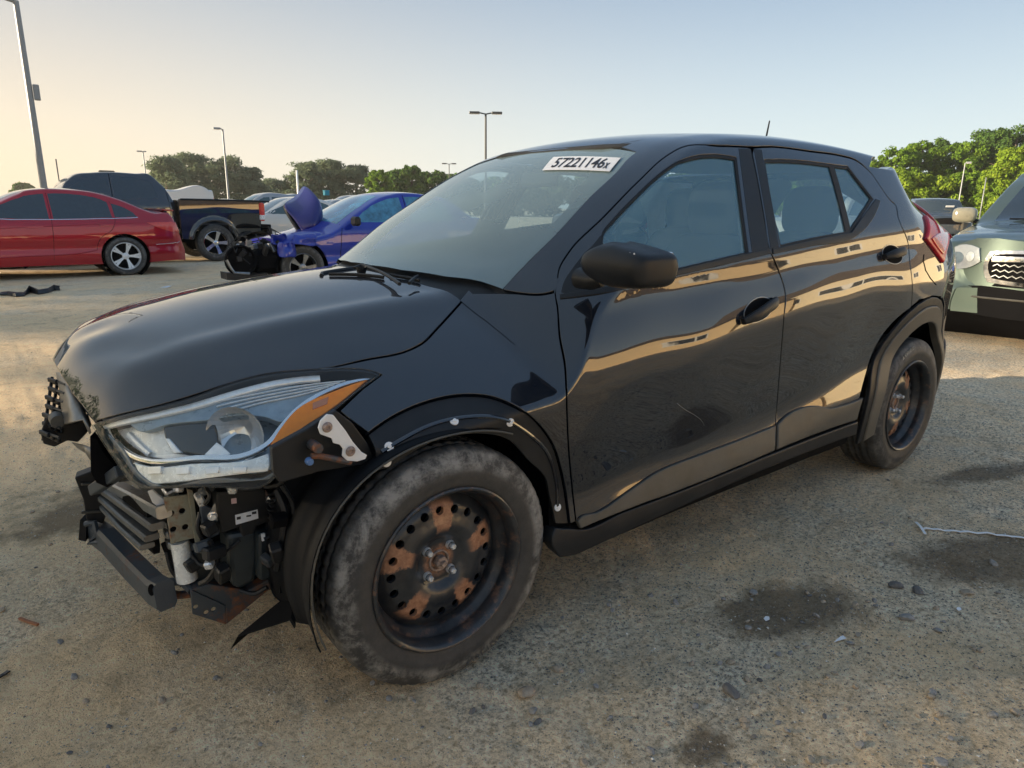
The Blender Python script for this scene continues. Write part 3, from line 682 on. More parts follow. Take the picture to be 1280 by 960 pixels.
g0 = depth_at(1226, 262, 62); h = project_h(g0, 222); o = thing('mast', 'thin pale post right of the pale lamp before the wood', 'mast', (g0[0], g0[1], 0)); m = MB(); m.tube([(0, 0, 0), (0, 0, h)], .045, 8); m.build('pole', M['pole'], o)
# ------------------------------------------------------------------ main car : black crossover with its front bumper torn off
K = thing('damaged_crossover', 'black crossover with its front bumper missing and black steel wheels, nearest vehicle', 'car')
Wm = [(-.86,.20),(-.80,.36),(-.75,.46),(-.65,.60),(-.5,.725),(-.35,.795),(-.17,.836),(0,.853),(.3,.868),(.6,.874),(1.3,.879),(2.0,.882),(2.5,.878),(2.8,.85),(3.0,.805),(3.15,.76),(3.28,.71),(3.38,.645),(3.46,.55)]
zmf = [(-.8,.74),(-.2,.785),(.2,.80),(.6,.805),(.85,.825),(1.3,.885),(1.7,.935),(2.1,.965),(3.4,.97)]
zcf = [(-.8,.80),(-.4,.86),(0,.915),(.2,.945),(.41,.968),(.84,1.008),(1.35,1.043),(1.7,1.075),(2.2,1.11),(2.7,1.13),(3.4,1.14)]
zff = [(-.8,.38),(.5,.385),(.7,.405),(1.1,.435),(1.45,.455),(1.83,.52),(2.2,.57),(3.4,.6)]
def w_main(X, Z):
    x = X[:, 0]; zm, zc, zf = spl(zmf, x), spl(zcf, x), spl(zff, x); zg = Z[0]; W = np.zeros_like(X); base = spl(Wm, x)
    for i in range(len(x)):
        hood = np.clip((.50 - x[i]) / 1.0, 0, 1); hood = hood * hood * (3 - 2 * hood); rear = np.clip((x[i] - 2.0) / .6, 0, 1)
        kn = [(.15, .30), (.27, .16), (zf[i] - .12, .02), (zf[i] - .055, -.24 * (1 - hood)), (zf[i] + .010, -.27 * (1 - hood)), (zf[i] + .050, -.02), (zf[i] + .07, .09), (zm[i] - .07, .05), (zm[i] - .02, -.10), (zm[i] + .04, -.27), (zc[i] - .04, -.36 - .25 * hood), (zc[i] - .018, -.055 - .6 * hood), (zc[i] + .014, -.055 - .8 * hood), (zc[i] + .06, -.52 - .8 * hood), (1.30, -.56), (1.42, -.62), (1.50, -1.1), (1.7, -2)]
        kn = sorted(kn); s = gsm(np.interp(zg, [a for a, _ in kn], [b for _, b in kn]), 1.6); c = np.cumsum(s) * .005
        W[i] = base[i] + c - np.interp(zm[i], zg, c)
    # rear haunch and front arch swell
    W += .014 * np.exp(-((X - 2.62) / .42)**2 - ((Z - .83) / .16)**2) + .012 * np.exp(-((X - .0) / .36)**2 - ((Z - .80) / .12)**2)
    W += (.0016 * np.sin(8.5 * X + 7 * Z + 1.0) + .0010 * np.sin(15 * X - 9 * Z)) * np.clip((1.05 - Z) / .1, 0, 1)
    # pinch of the tail above the belt
    W -= .38 * np.clip((X - 2.45) / .7, 0, 1.4)**1.2 * np.clip((Z - 1.10) / .25, 0, 1)
    return W
zr = [(-.90,.50),(-.80,.62),(-.765,.70),(-.735,.775),(-.69,.835),(-.6,.885),(-.4,.938),(-.1,.985),(.1,1.008),(.20,1.020),(.225,1.028),(.5,1.20),(.75,1.335),(.98,1.435),(1.10,1.476),(1.3,1.514),(1.6,1.537),(1.9,1.542),(2.3,1.528),(2.7,1.492),(2.95,1.455),(3.02,1.43),(3.2,1.22),(3.32,1.06),(3.40,.90),(3.48,.6)]
def h_main(X, Yv):
    a = np.abs(Yv); X = np.broadcast_to(X[:, None], a.shape) if a.ndim == 2 and np.ndim(X) == 1 else X
    nose = np.clip((.2 - X) / .8, 0, 1); ws = np.clip((1.2 - X) / .5, 0, 1); sh = (.26 + .10 * nose) * a**2 * np.where(X < 1.2, ws, 0) + (X > 2.6) * np.clip((X - 2.6) / .4, 0, 1) * -.18 * a**2
    xe = X - sh; z = spl(zr, xe.ravel()).reshape(xe.shape) if a.ndim == 2 else spl(zr, xe)
    hoodf = np.clip((.30 - xe) / .15, 0, 1)
    crown_r = .10 * a**2 + .35 * np.clip(a - .50, 0, 1)**1.5
    crown_h = .035 * (a / .45)**2 * (a < .45) + (a >= .45) * (.035 + .20 * (a - .45) + .65 * np.clip(a - .45, 0, 1)**1.6)
    ridge = .010 * np.exp(-((a - (.50 - .10 * nose)) / .05)**2)
    return z - crown_r * (1 - hoodf) - (crown_h - ridge) * hoodf
B = Shell(-.86, 3.46, w_main, h_main, z0=.20)
paint, blk = M['paint'], M['black_plastic']
def P_(pts, n=6): return B.px(crv(pts, n))
def mirpanel(name, uv, mat, parent, label=None, both=True, **k):
    o = panel(name, B, uv, mat, parent, label, **k)
    if both:
        k = dict(k, step=k.get('step', .03) * 1.8)
        if 'holes' in k: k = dict(k, holes=[B.mirror(h) for h in k['holes']])
        panel(name, B, B.mirror(uv), mat, parent, None, **k)
    return o
def halfline(pts, n=6): return B.px(crv(pts, n, closed=False))
def sym(uv): return list(uv) + [np.array([u, 4 - s]) for u, s in uv[::-1] if s < 1.995]

# shared gap lines, read off the photograph
L_hoodside = [(586,366.5),(570,385),(548,409),(528,429),(513,437),(456,450),(399,462)]
L_lamptop = [(383.8,463),(332,468),(280.6,481.6),(246,493),(194.7,508),(153.5,518),(116,529)]
# bonnet: gap line then lamp edge, nose by surface coordinates
hs = halfline(L_hoodside + L_lamptop)
nose = [np.array([u, s]) for u, s in ((-.700, 1.42), (-.716, 1.6), (-.724, 1.8), (-.726, 2.0))]
rear_h = [np.array([x, s]) for x, s in ((.168, 2.0), (.185, 1.8), (.215, 1.6), (.26, 1.38), (.30, 1.22))]
hoodpoly = list(rear_h) + list(hs) + nose
full = hoodpoly + [np.array([u, 4 - s]) for u, s in hoodpoly[::-1] if s < 1.995]
def hoodoff(uv):   # slight wave of a bonnet sprung from its latch, small dents at the nose
    return .0035 * np.exp(-((uv[:, 0] + .62) / .06)**2) * np.sin(uv[:, 1] * 19 + uv[:, 0] * 14) + .002
bon = panel('bonnet', B, full, paint, K, off=hoodoff, gap=.003, step=.018, thick=.02)
# front wing
L_df = [(697,350),(694,362),(697,385),(699.6,420),(706,455),(708,485),(711,556),(718,631),(720.5,652)]
L_arch = [(713,655),(711,638),(704.6,599),(689,551),(657,515.6),(617.5,496),(578,492.7),(538,500),(499,515.6),(461,541)]
L_wf = [(461,541),(441,527),(424,513)]
L_lamplow_r = [(452.5,486),(476.6,468)]
wing = np.vstack([halfline(L_df), halfline(L_arch), halfline(L_wf)[1:], halfline(L_lamplow_r)[:-1], halfline([(476.6,468),(462,463),(435,460.5),(404,462)]), halfline(L_hoodside[::-1]), halfline([(589,366),(640,366),(680,367),(693,364)])])
mirpanel('front_wing', wing, paint, K, gap=.0025, step=.013, thick=.018)
# arch flange left bare where its cladding was pulled off
inner_a = [(697,655),(694,640),(689,618.6),(685,600),(665,579),(637,551),(597.7,544),(558,549),(514.6,569),(487,587),(474,590)]
fl_out = halfline(L_arch); fl_in = halfline(inner_a)
flange = np.vstack([fl_out, fl_in[::-1]])
mid = halfline([(699,634),(697,599),(685,565),(657,539),(617.5,519.6),(578,519.6),(538,529.5),(499,551),(479,566)])
mirpanel('wheel_arch_flange', flange, M['black_plastic'], K, off=-.010, thick=.010, step=.02, gap=.001, bev=.001)
ml = B.ev(mid)
tb = MB(); tb.tube(ml[0] - ml[1] * .0105, .006, 8); tb.build('arch_edge_bead', paint, K)
for (bx_, by_) in ((487.7,558),(569,524),(640.5,529.5),(485,580),(699.5,635)):
    uv = B.px([(bx_, by_)]); p, n = B.ev(uv); q = Vector(n[0]).to_track_quat('Y', 'Z').to_matrix()
    m = MB(); m.lathe([(.0, .0035), (.0045, .003), (.005, .0), (.011, -.001), (.0115, -.004)], n=16)
    o = m.build('clip', M['white_plastic'], K); o.matrix_local = Matrix.Translation(Vector(p[0] + n[0] * -.006)) @ q.to_4x4()
# doors
L_top1 = [(697,350),(698,339),(711,315),(752.5,273),(800.6,224),(831.6,196),(852,184.5),(904,182.5),(939,184)]
L_split = [(939,185),(948,229),(955,269),(962,311),(971,332),(981.6,366),(980,398),(975.6,453),(971,513),(968,561)]
L_bot1 = [(968,562),(900,590),(845,612),(780,636),(722,659)]
fd = np.vstack([halfline(L_top1)[:-1], halfline(L_split)[:-1], halfline(L_bot1)[:-1], halfline(L_df[::-1])[:-1]])
W1 = [(752,309,0),(752,292),(767.5,271.5),(794,244),(829,212.5),(846,201.5),(861.6,196),(921,196.5,0),(928,255),(936.5,318.6,0),(842,341),(752,362,0)]
w1 = B.px(crv(W1)); 
mirpanel('front_door', fd, paint, K, gap=.0025, step=.013, thick=.03, holes=[w1])
L_rd = [(1079,207),(1086,213),(1102,235),(1114,251),(1118.6,255),(1123,272.5),(1135,303),(1137,325),(1140.5,358),(1139,384)]
L_ra = [(1139,385),(1120,400),(1104,418),(1091,441),(1082,470),(1074,500),(1068,526)]
L_top2 = [(942,184.5),(960,183.5),(1015,189.5),(1050,194.5),(1069,200),(1079,207)]
rd = np.vstack([halfline(L_top2)[:-1], halfline(L_rd)[:-1], halfline(L_ra)[:-1], halfline([(1068,527),(1020,543),(968,562)])[:-1], halfline(L_split[::-1])[:-1]])
W2 = [(955,199,0),(1000,200),(1040,205),(1060,207.5,0),(1092,249,0),(1064,292,0),(1020,300),(976,310,0),(965,258)]
w2 = B.px(crv(W2))
mirpanel('rear_door', rd, paint, K, gap=.0025, step=.013, thick=.03, holes=[w2])
# window glass, seals, black pillar trims
def ring(uv_out, uv_in, name, mat, parent, off, **k): return mirpanel(name, uv_out, mat, parent, off=off, holes=[uv_in], **k)
def grow(uv, d): return inset(uv, -d)
for nm, wv in (('front', w1), ('rear', w2)):
    mirpanel('window_seal', grow(wv, .004), M['rubber_seal'], K, off=-.003, thick=.012, holes=[inset(wv, .009)], step=.03, bev=.0015)
    mirpanel('side_window', grow(wv, .002), M['glass'], K, off=-.009, thick=0, step=.04)
gb = B.px([(1036,203),(1043,204),(1066,292),(1059,293.5)]); mirpanel('window_divider', gb, M['rubber_seal'], K, off=-.004, thick=.01, step=.03)
bp = B.px(crv([(923,185.5,0),(938,186,0),(947,229),(954,269),(961,311,0),(940,316,0),(932,255)])); mirpanel('pillar_trim', bp, M['black_plastic'], K, off=.001, thick=.004, step=.03, bev=.001)
bp2 = B.px(crv([(942,186,0),(952,187,0),(962,245),(974,309,0),(963,311,0),(957,269),(950,229)])); mirpanel('pillar_trim', bp2, M['black_plastic'], K, off=.001, thick=.004, step=.03, bev=.001)
mirpanel('sail_trim', B.px([(751,293),(751,362),(715,370),(701,366),(712,340),(730,316)]), M['black_plastic'], K, off=.001, thick=.005, step=.02)
mirpanel('belt_moulding', B.px(crv([(700,368,0),(750,360),(842,338),(936,316),(962,310.5,0),(964,317,0),(936,324),(842,346),(750,368),(700,374,0)])), M['black_plastic'], K, off=.004, thick=.01, step=.03)
mirpanel('belt_moulding', B.px(crv([(965,310.5,0),(976,308.5),(1020,299),(1064,290.5,0),(1094,249,0),(1100,251,0),(1072,294),(1062,300),(1020,307),(966,318,0)])), M['black_plastic'], K, off=.004, thick=.01, step=.03)
# roof side rail + roof + windscreen + header + A pillar
ws_side = [(628,361),(650,337),(695,292),(740,243),(770,215),(787,196),(797,189)]
wsl = halfline(ws_side); wt = [np.array([u, s]) for u, s in ((1.045, 1.62), (1.015, 1.8), (1.003, 2.0))]
wsb = [np.array([u, s]) for u, s in ((.225, 2.0), (.24, 1.8), (.285, 1.6))]
wsp = list(wsl) + wt; 
wsfull = wsb + [wsl[0]] + list(wsl[1:]) + wt
wsf = wsfull + [np.array([u, 4 - s]) for u, s in wsfull[::-1] if s < 1.995]
band = inset(wsf, .055); band = np.array([[u, s] for u, s in band])
panel('windscreen', B, wsf, M['glass_ws'], K, off=-.004, thick=0, step=.04)
panel('windscreen_border', B, wsf, M['rubber_seal'], K, 'dark ceramic border of the windscreen', off=-.0065, thick=0, holes=[band], step=.03)
# pillar and roof side, from wing to tail
side_up = np.vstack([halfline([(697,349),(698,338),(711,314),(752.5,272),(800.6,223),(831.6,195),(852,183.5),(904,181.5),(942,183),(960,182.5),(1015,188.5),(1050,193.5),(1069,199),(1079,206),(1087,212)])])
roof_in = [np.array([u, s]) for u, s in ((2.92, 1.42), (2.5, 1.33), (2.0, 1.30), (1.6, 1.30), (1.3, 1.32), (1.12, 1.40), (1.06, 1.5))]
rail = np.vstack([side_up, roof_in, halfline(ws_side[::-1])[1:], halfline([(628,362),(650,366),(680,367),(693,363.5)])[1:]])
mirpanel('roof_side_pillar', rail, paint, K, gap=.0015, step=.024, thick=.02)
rf = [np.array([u, s]) for u, s in ((1.006, 2.0), (1.018, 1.8), (1.05, 1.62), (1.065, 1.5), (1.125, 1.40), (1.305, 1.32), (1.6, 1.30), (2.0, 1.30), (2.5, 1.33), (2.92, 1.42), (2.985, 1.6), (3.0, 1.8), (3.005, 2.0))]
rfp = np.array(dense(rf, .05)); keep = rfp[:, 0] > 0; rfs = list(crv([tuple(p) for p in rf], 5, closed=False))
panel('roof', B, rfs + [np.array([u, 4 - s]) for u, s in rfs[::-1] if s < 1.995], paint, K, gap=.0025, step=.04, thick=.015)
# rear quarter
qa = [(1139,385),(1152,377),(1163,376),(1175,384),(1184,402),(1188,430)]
rl = halfline(L_rd[::-1]); 
q_end = [np.array([u, s]) for u, s in ((3.40, .35), (3.43, .7), (3.42, 1.0), (3.36, 1.15))]
quarter = np.vstack([rl, [[2.95, 1.0]], [[2.93, 1.42], [3.1, 1.30], [3.25, 1.22]], q_end[::-1], B.xz([(3.36, .50), (3.14, .50), (3.10, .62), (3.02, .70), (2.9, .78), (2.75, .835), (2.6, .85), (2.45, .845)])])
mirpanel('rear_quarter_panel', quarter, paint, K, gap=.002, step=.015, thick=.02)
tg = [np.array(p) for p in ((3.01, 2.0), (3.005, 1.8), (2.99, 1.6), (2.935, 1.43), (3.1, 1.305), (3.25, 1.225), (3.37, 1.16), (3.44, 1.1), (3.455, 1.5), (3.458, 2.0))]
hw_ = [np.array(p) for p in ((3.045, 1.46), (3.13, 1.42), (3.27, 1.40), (3.30, 1.7), (3.305, 2.0), (3.30, 2.3), (3.27, 2.60), (3.13, 2.58), (3.045, 2.54), (3.04, 2.0))]
panel('tailgate', B, tg + [np.array([u, 4 - s]) for u, s in tg[::-1] if s < 1.995], paint, K, gap=.003, step=.05, thick=.02, holes=[hw_])
panel('rear_window', B, hw_, M['glass'], K, off=-.006, thick=0, step=.06)
# inner shell so nothing shows through the gaps
ish = MB()
inn = B.xz([(.34, .30), (.38, .95), (.8, .965), (1.4, 1.0), (2.0, 1.04), (2.55, 1.08)]); inn = list(inn) + [np.array(p) for p in ((2.75, .82), (2.95, .95), (3.0, 1.6), (3.40, 1.6), (3.40, .3), (3.05, .3), (2.97, .40), (2.8, .50), (2.6, .52), (2.4, .50), (2.23, .40), (2.15, .25), (2.05, .02), (.5, .02), (.44, .20))]
mirpanel('inner_body', inn, M['inner_black'], K, off=-.035, thick=0, step=.06)
# lower cladding + sill + rear arch cladding
c1 = np.vstack([halfline([(720.5,652,0),(725,646),(745,640),(780,617),(820,590),(880,566),(930,547),(967.5,532)]), halfline([(967.5,532),(966,563)])[1:], halfline([(966,563),(900,591),(845,613),(780,637),(724,660)])[1:]])
mirpanel('door_cladding', c1, M['grey_plastic'], K, off=.010, thick=.014, step=.02, bev=.004)
c2 = np.vstack([halfline([(970,531),(985,517),(1003,509),(1020,507),(1036,510),(1050,507),(1077,497)]), halfline([(1077,497),(1072,512),(1069,524)])[1:], halfline([(1069,524),(1020,541),(969,562)])[1:]])
mirpanel('door_cladding', c2, M['grey_plastic'], K, off=.010, thick=.014, step=.02, bev=.004)
sl_ = np.vstack([halfline([(716,661),(722,662),(780,640),(845,616),(900,594),(968,566),(1020,546),(1072,527)]), halfline([(1072,530),(1070,543)]), halfline([(1055,548),(960,585),(845,636),(760,675),(718,694)]), halfline([(700,697),(690,680),(694,660)])])
mirpanel('sill_cladding', sl_, M['black_plastic'], K, off=.004, thick=.05, step=.03, bev=.005)
def arc(cx, cz, r, a0, a1, n=24): return [(cx + r * math.cos(R(a0 + (a1 - a0) * k / n)), cz + r * math.sin(R(a0 + (a1 - a0) * k / n))) for k in range(n + 1)]
ra_o = B.px(crv([(1069,526),(1074,500),(1082,470),(1091,441),(1104,418),(1120,400),(1139,385),(1155,376),(1168,378),(1180,390),(1187,412),(1189,440),(1184,466),(1178,478)], 5, closed=False))
xo = B.xz([p for p in arc(2.58, .33, .515, 190, -12)]); xi = B.xz([p for p in arc(2.595, .33, .400, 190, -12)]); xm = B.xz([p for p in arc(2.585, .33, .478, 190, -12)])
mirpanel('wheel_arch_trim', np.vstack([xo, xm[::-1]]), M['black_plastic'], K, off=.006, thick=.012, step=.02, bev=.003)
def flare(uv): return np.full(len(uv), .018)
mirpanel('wheel_arch_cladding', np.vstack([xm, xi[::-1]]), M['flare'], K, off=.014, thick=.035, step=.02, bev=.006)
# rear bumper lower corner
rb = np.vstack([B.xz([(3.10, .28), (3.07, .42), (3.03, .52)]), B.xz([(3.14, .50), (3.38, .50)]), [[3.43, .25], [3.40, .12]]])
mirpanel('rear_bumper', rb, M['grey_plastic'], K, off=.006, thick=.03, step=.03)
def liner(cx, r, w, nm):
    for sg in (-1, 1):
        V = []; n = 30
        for k in range(n):
            a = R(-8 + 196 * k / (n - 1))
            for rr, yy in ((r, .80), (r + .02, .70), (r + .01, .50), (.10, .48)): V.append((cx + rr * math.cos(a), sg * yy, .36 + rr * math.sin(a)))
        m = MB(); m.add(V, [(4 * k + j, 4 * k + j + 1, 4 * k + 5 + j, 4 * k + 4 + j) for k in range(n - 1) for j in range(3)], True); m.build(nm, M['liner'], K, recalc=False)
liner(2.595, .415, .3, 'wheel_well')
# ------------------------------------------------------------------ wheels
def tyre_mb(n=120, r0=.326, hw=.1025, rim=.214):
    side = [(rim, .090), (rim + .010, .099), (rim + .022, .101), (rim + .036, .1045), (.268, .1075), (.2705, .1062), (.292, .1035), (.2945, .1015), (.310, .0945), (.3165, .0885), (.3195, .0865)]
    half = [(r, -y) for r, y in side] + [(.3235, -.076), (.3255, -.064), (.3255, -.056), (.3165, -.0545), (.3165, -.0475), (.326, -.046), (.3262, -.018), (.3165, -.0165), (.3165, -.0095), (.3262, -.008)]
    prof = half + [(r, -y) for r, y in half[::-1]]
    m = MB(); m.lathe(prof, n=n * 2)
    V = np.array(m.V); k = np.arange(len(V)) // len(prof); j = np.arange(len(V)) % len(prof)
    r = np.hypot(V[:, 0], V[:, 2]); sip = (k % 4 == 0) & (r > .3185) & (np.abs(V[:, 1]) > .05); V[sip, 0] *= .990; V[sip, 2] *= .990
    sp2 = (k % 4 == 2) & (r > .3185) & (np.abs(V[:, 1]) < .05); V[sp2, 0] *= .985; V[sp2, 2] *= .985
    m.V = [tuple(v) for v in V]; return m
def letters(word, r, y, a_mid, size, mat, parent, depth=.0012, flipdir=1, name='tyre_lettering'):
    cu = bpy.data.curves.new('lettering', 'FONT'); cu.body = word; cu.size = size; cu.align_x = 'CENTER'; cu.align_y = 'CENTER'; cu.extrude = depth; cu.space_character = 1.05; cu.resolution_u = 2
    o = bpy.data.objects.new('lettering', cu); C.objects.link(o); dg = bpy.context.evaluated_depsgraph_get(); me = o.evaluated_get(dg).to_mesh()
    V = np.array([v.co[:] for v in me.vertices]); F = [tuple(p.vertices) for p in me.polygons]; bpy.data.objects.remove(o)
    ang = a_mid - flipdir * V[:, 0] / r; rr = r + flipdir * V[:, 1]
    W = np.stack([rr * np.cos(ang), y - V[:, 2], rr * np.sin(ang)], 1); return mk(name, W, F, mat, parent, smooth=False)
def steel_wheel(name, mat_w, mat_t, parent, pos, spin, hubnut, shared=None, label=None):
    rm = MB()
    rm.lathe([(.206,-.088),(.210,-.098),(.2145,-.104),(.2195,-.1055),(.2235,-.103),(.224,-.097),(.218,-.090),(.2145,-.088),(.214,.09),(.2235,.103),(.2195,.1055),(.208,.095),(.203,.05),(.186,.03),(.186,-.030),(.190,-.045),(.202,-.058),(.2035,-.066),(.2015,-.074)], n=96, closed=True)
    w_ = rm.build(name, mat_w, parent, recalc=True); w_.matrix_local = Matrix.Translation(pos) @ Matrix.Rotation(spin, 4, 'Y')
    if label: w_['label'] = label
    # disc with twenty round holes, a centre bore and a dished profile
    prof = [(0,-.034),(.050,-.034),(.062,-.036),(.074,-.046),(.090,-.0535),(.104,-.0555),(.118,-.052),(.132,-.0475),(.150,-.0445),(.160,-.040),(.172,-.031),(.187,-.020)]
    def f(u, v): r = np.hypot(u, v); return np.stack([u, spl(prof, r) , v], 1)
    S = Plan(f); circ = lambda cx, cz, r, n: [(cx + r * math.cos(2 * math.pi * k / n), cz + r * math.sin(2 * math.pi * k / n)) for k in range(n)]
    holes = [circ(.1455 * math.cos(2 * math.pi * k / 20), .1455 * math.sin(2 * math.pi * k / 20), .0118, 14) for k in range(20)]
    V, F, N = skin(S, circ(0, 0, .1865, 72), holes=holes, step=.012, thick=.0, bev=0)
    V = np.array(V); N = np.array(N); 
    if N[:, 1].mean() > 0: N = -N; F = [f_[::-1] for f_ in F]
    mk('wheel_disc', V, F, mat_w, w_, normals=N)
    hb = MB()
    for hx, hz in [(.1455 * math.cos(2 * math.pi * k / 20), .1455 * math.sin(2 * math.pi * k / 20)) for k in range(20)]:
        hb.lathe([(.0118, -.0455), (.0118, -.034)], c=(hx, 0, hz), n=14)
    o = hb.build('hole_edges', mat_w, w_, recalc=False); o['kind'] = 'stuff'
    bk = MB(); bk.lathe([(.03, -.006), (.186, -.006)], n=32); bk.lathe([(0, .012), (.13, .012), (.13, .05)], n=32); bk.build('brake_drum', M['inner_black'], w_, recalc=False)
    for k in range(4):
        a = R(45 + 90 * k); nb = MB(); nb.lathe([(0, -.058), (.0065, -.0575), (.0088, -.054), (.0088, -.044)], n=6, smooth=False); nb.lathe([(.0105, -.044), (.0125, -.040), (.013, -.034)], n=16)
        q = nb.build('lug_nut', M['bolt'], w_, recalc=False); q.location = (.050 * math.cos(a), 0, .050 * math.sin(a))
    c = MB(); c.lathe([(.030, -.034), (.030, -.040), (.026, -.041), (.024, -.036)], n=32)
    if hubnut: c.lathe([(0, -.066), (.008, -.066), (.009, -.056), (.017, -.055), (.0185, -.052), (.0185, -.038)], n=6, smooth=False)
    else: c.lathe([(0, -.028), (.024, -.030)], n=24)
    c.build('hub_nut' if hubnut else 'hub_bore', M['bolt_rust'], w_, recalc=False)
    if shared: t_ = shared.copy(); C.objects.link(t_); t_.parent = w_
    else: t_ = tyre_mb().build('tyre', mat_t, w_, recalc=False)
    if shared: t_.data = shared.data.copy(); t_.data.materials[0] = mat_t
    bm_ = MB()
    if not shared:
        pass
    return w_, t_
wf, tf_ = steel_wheel('front_wheel', M['wheel_front'], M['tyre_front'], K, (0, -.755, .318), R(0), True, label='black steel wheel with five rust patches and a scuffed dusty tyre')
wr, tr_ = steel_wheel('rear_wheel', M['wheel_rear'], M['tyre'], K, (2.61, -.755, .318), R(12), False, shared=tf_, label='rusty black steel wheel with raised white letters on its tyre')
for x_, nm in ((0, 'front_wheel'), (2.61, 'rear_wheel')):
    src = wr; c_ = dup(src, None, 0, K); c_.name = nm; c_.matrix_local = Matrix.Translation((x_, .755, .318)) @ Matrix.Rotation(math.pi, 4, 'Z')
M['letter_white'] = plain('tyre_letter_white', (.36, .35, .32), .6, var=.35, scale=60)
M['letter_dark'] = plain('tyre_letter_dark', (.055, .056, .056), .6, var=.3)
l1 = letters('ASPIRE', .289, -.1032, R(95 + 12 + 16), .037, M['letter_white'], wr)
l1b = letters('ASPIRE', .289, -.1040, R(95 + 12 + 16), .037, M['letter_dark'], wr, depth=.0012); l1b.scale = (1, 1, 1)
for vtx in l1b.data.vertices: pass
l2 = letters('ASPIRE', .290, -.1032, R(-70), .040, M['letter_dark'], wf, flipdir=-1)
bpy.data.objects.remove(l1b)

# ------------------------------------------------------------------ front liner, arch, bay
def cyl(cx, cz, r, prof): return None
def lin(u, v):  # u = angle (rad)*.37, v = y
    a = u / .37; r = .372 + .015 * np.sin(a * 3) + .02 * np.clip((v + .80) / .3, 0, 1) + .008 * np.cos(v * 60)
    return np.stack([r * np.cos(a), v, .33 + r * np.sin(a)], 1)
SL = Plan(lin)
A = lambda d: R(d) * .37
lo = [(A(58), -.855), (A(85), -.862), (A(110), -.862), (A(128), -.862), (A(150), -.862), (A(172), -.862), (A(190), -.850), (A(198), -.838), (A(191), -.80), (A(192), -.74), (A(193), -.69), (A(188), -.62), (A(170), -.60), (A(140), -.58), (A(100), -.56), (A(60), -.56)]
panel('wheel_liner', SL, [np.array(p) for p in lo], M['liner'], K, 'loose black wheel liner hanging in front of the tyre', step=.025, thick=.004, bev=.001)
ed = MB(); ed.tube(lin(np.array([A(d) for d in range(60, 200, 5)]), np.full(28, -.864)), .0028, 6); ed.build('liner_lip', M['grey_plastic'], K)
def prism_px(name, pts, ax, val, d, mat, parent=K, label=None, bev=0):
    m = MB(); m.prism([at(x, y, ax, val) for x, y in pts], d); o = m.build(name, mat, parent)
    if bev:
        b = o.modifiers.new('bevel', 'BEVEL'); b.width = bev; b.segments = 2; b.limit_method = 'ANGLE'
    if label: o['label'] = label
    return o
# torn undertray hanging from the liner
m = MB(); up_ = [at(362,776,1,-.72), at(296,797,1,-.60), at(288,812,1,-.585), at(330,775,1,-.58), at(352,752,1,-.60), at(366,740,1,-.66), at(368,786,1,-.74)]
m.prism(up_, (0.004, .0, .006)); m.build('torn_undertray', M['inner_black'], K)
# engine bay mass: front panel, air box, radiator, gearbox, strut tower, inner wing
def bx(name, c, d, mat, parent=K, rot=None, bev=.008, label=None):
    m = MB(); m.box(c, d, rot, bev); o = m.build(name, mat, parent)
    if label: o['label'] = label
    return o
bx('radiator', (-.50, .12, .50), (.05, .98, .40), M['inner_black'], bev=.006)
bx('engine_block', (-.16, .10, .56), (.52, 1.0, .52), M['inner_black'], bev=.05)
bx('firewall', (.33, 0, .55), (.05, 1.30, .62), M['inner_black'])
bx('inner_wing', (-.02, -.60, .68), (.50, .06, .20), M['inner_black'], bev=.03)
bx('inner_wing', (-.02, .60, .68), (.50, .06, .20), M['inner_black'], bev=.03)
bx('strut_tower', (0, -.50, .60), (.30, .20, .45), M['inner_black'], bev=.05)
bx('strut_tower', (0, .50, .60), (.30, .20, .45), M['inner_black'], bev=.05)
bx('floor_pan', (1.5, 0, .25), (2.7, 1.50, .05), M['inner_black'])
bx('rear_floor', (3.05, 0, .42), (.55, 1.3, .25), M['inner_black'], bev=.04)
mm = MB(); mm.tube([(0, -.66, .318), (0, .66, .318)], .05, 12); mm.build('front_axle', M['inner_black'], K)
mm = MB(); mm.tube([(2.61, -.66, .318), (2.61, .66, .318)], .045, 12); mm.build('rear_axle', M['inner_black'], K)
# bonnet latch panel and the black surround above the radiator
m = MB(); m.tube([(-.50, -.44, .64), (-.58, -.36, .66), (-.64, -.2, .68), (-.66, .2, .68), (-.58, .36, .66), (-.50, .44, .64)], .032, 8); m.build('upper_tie_bar', M['inner_black'], K)
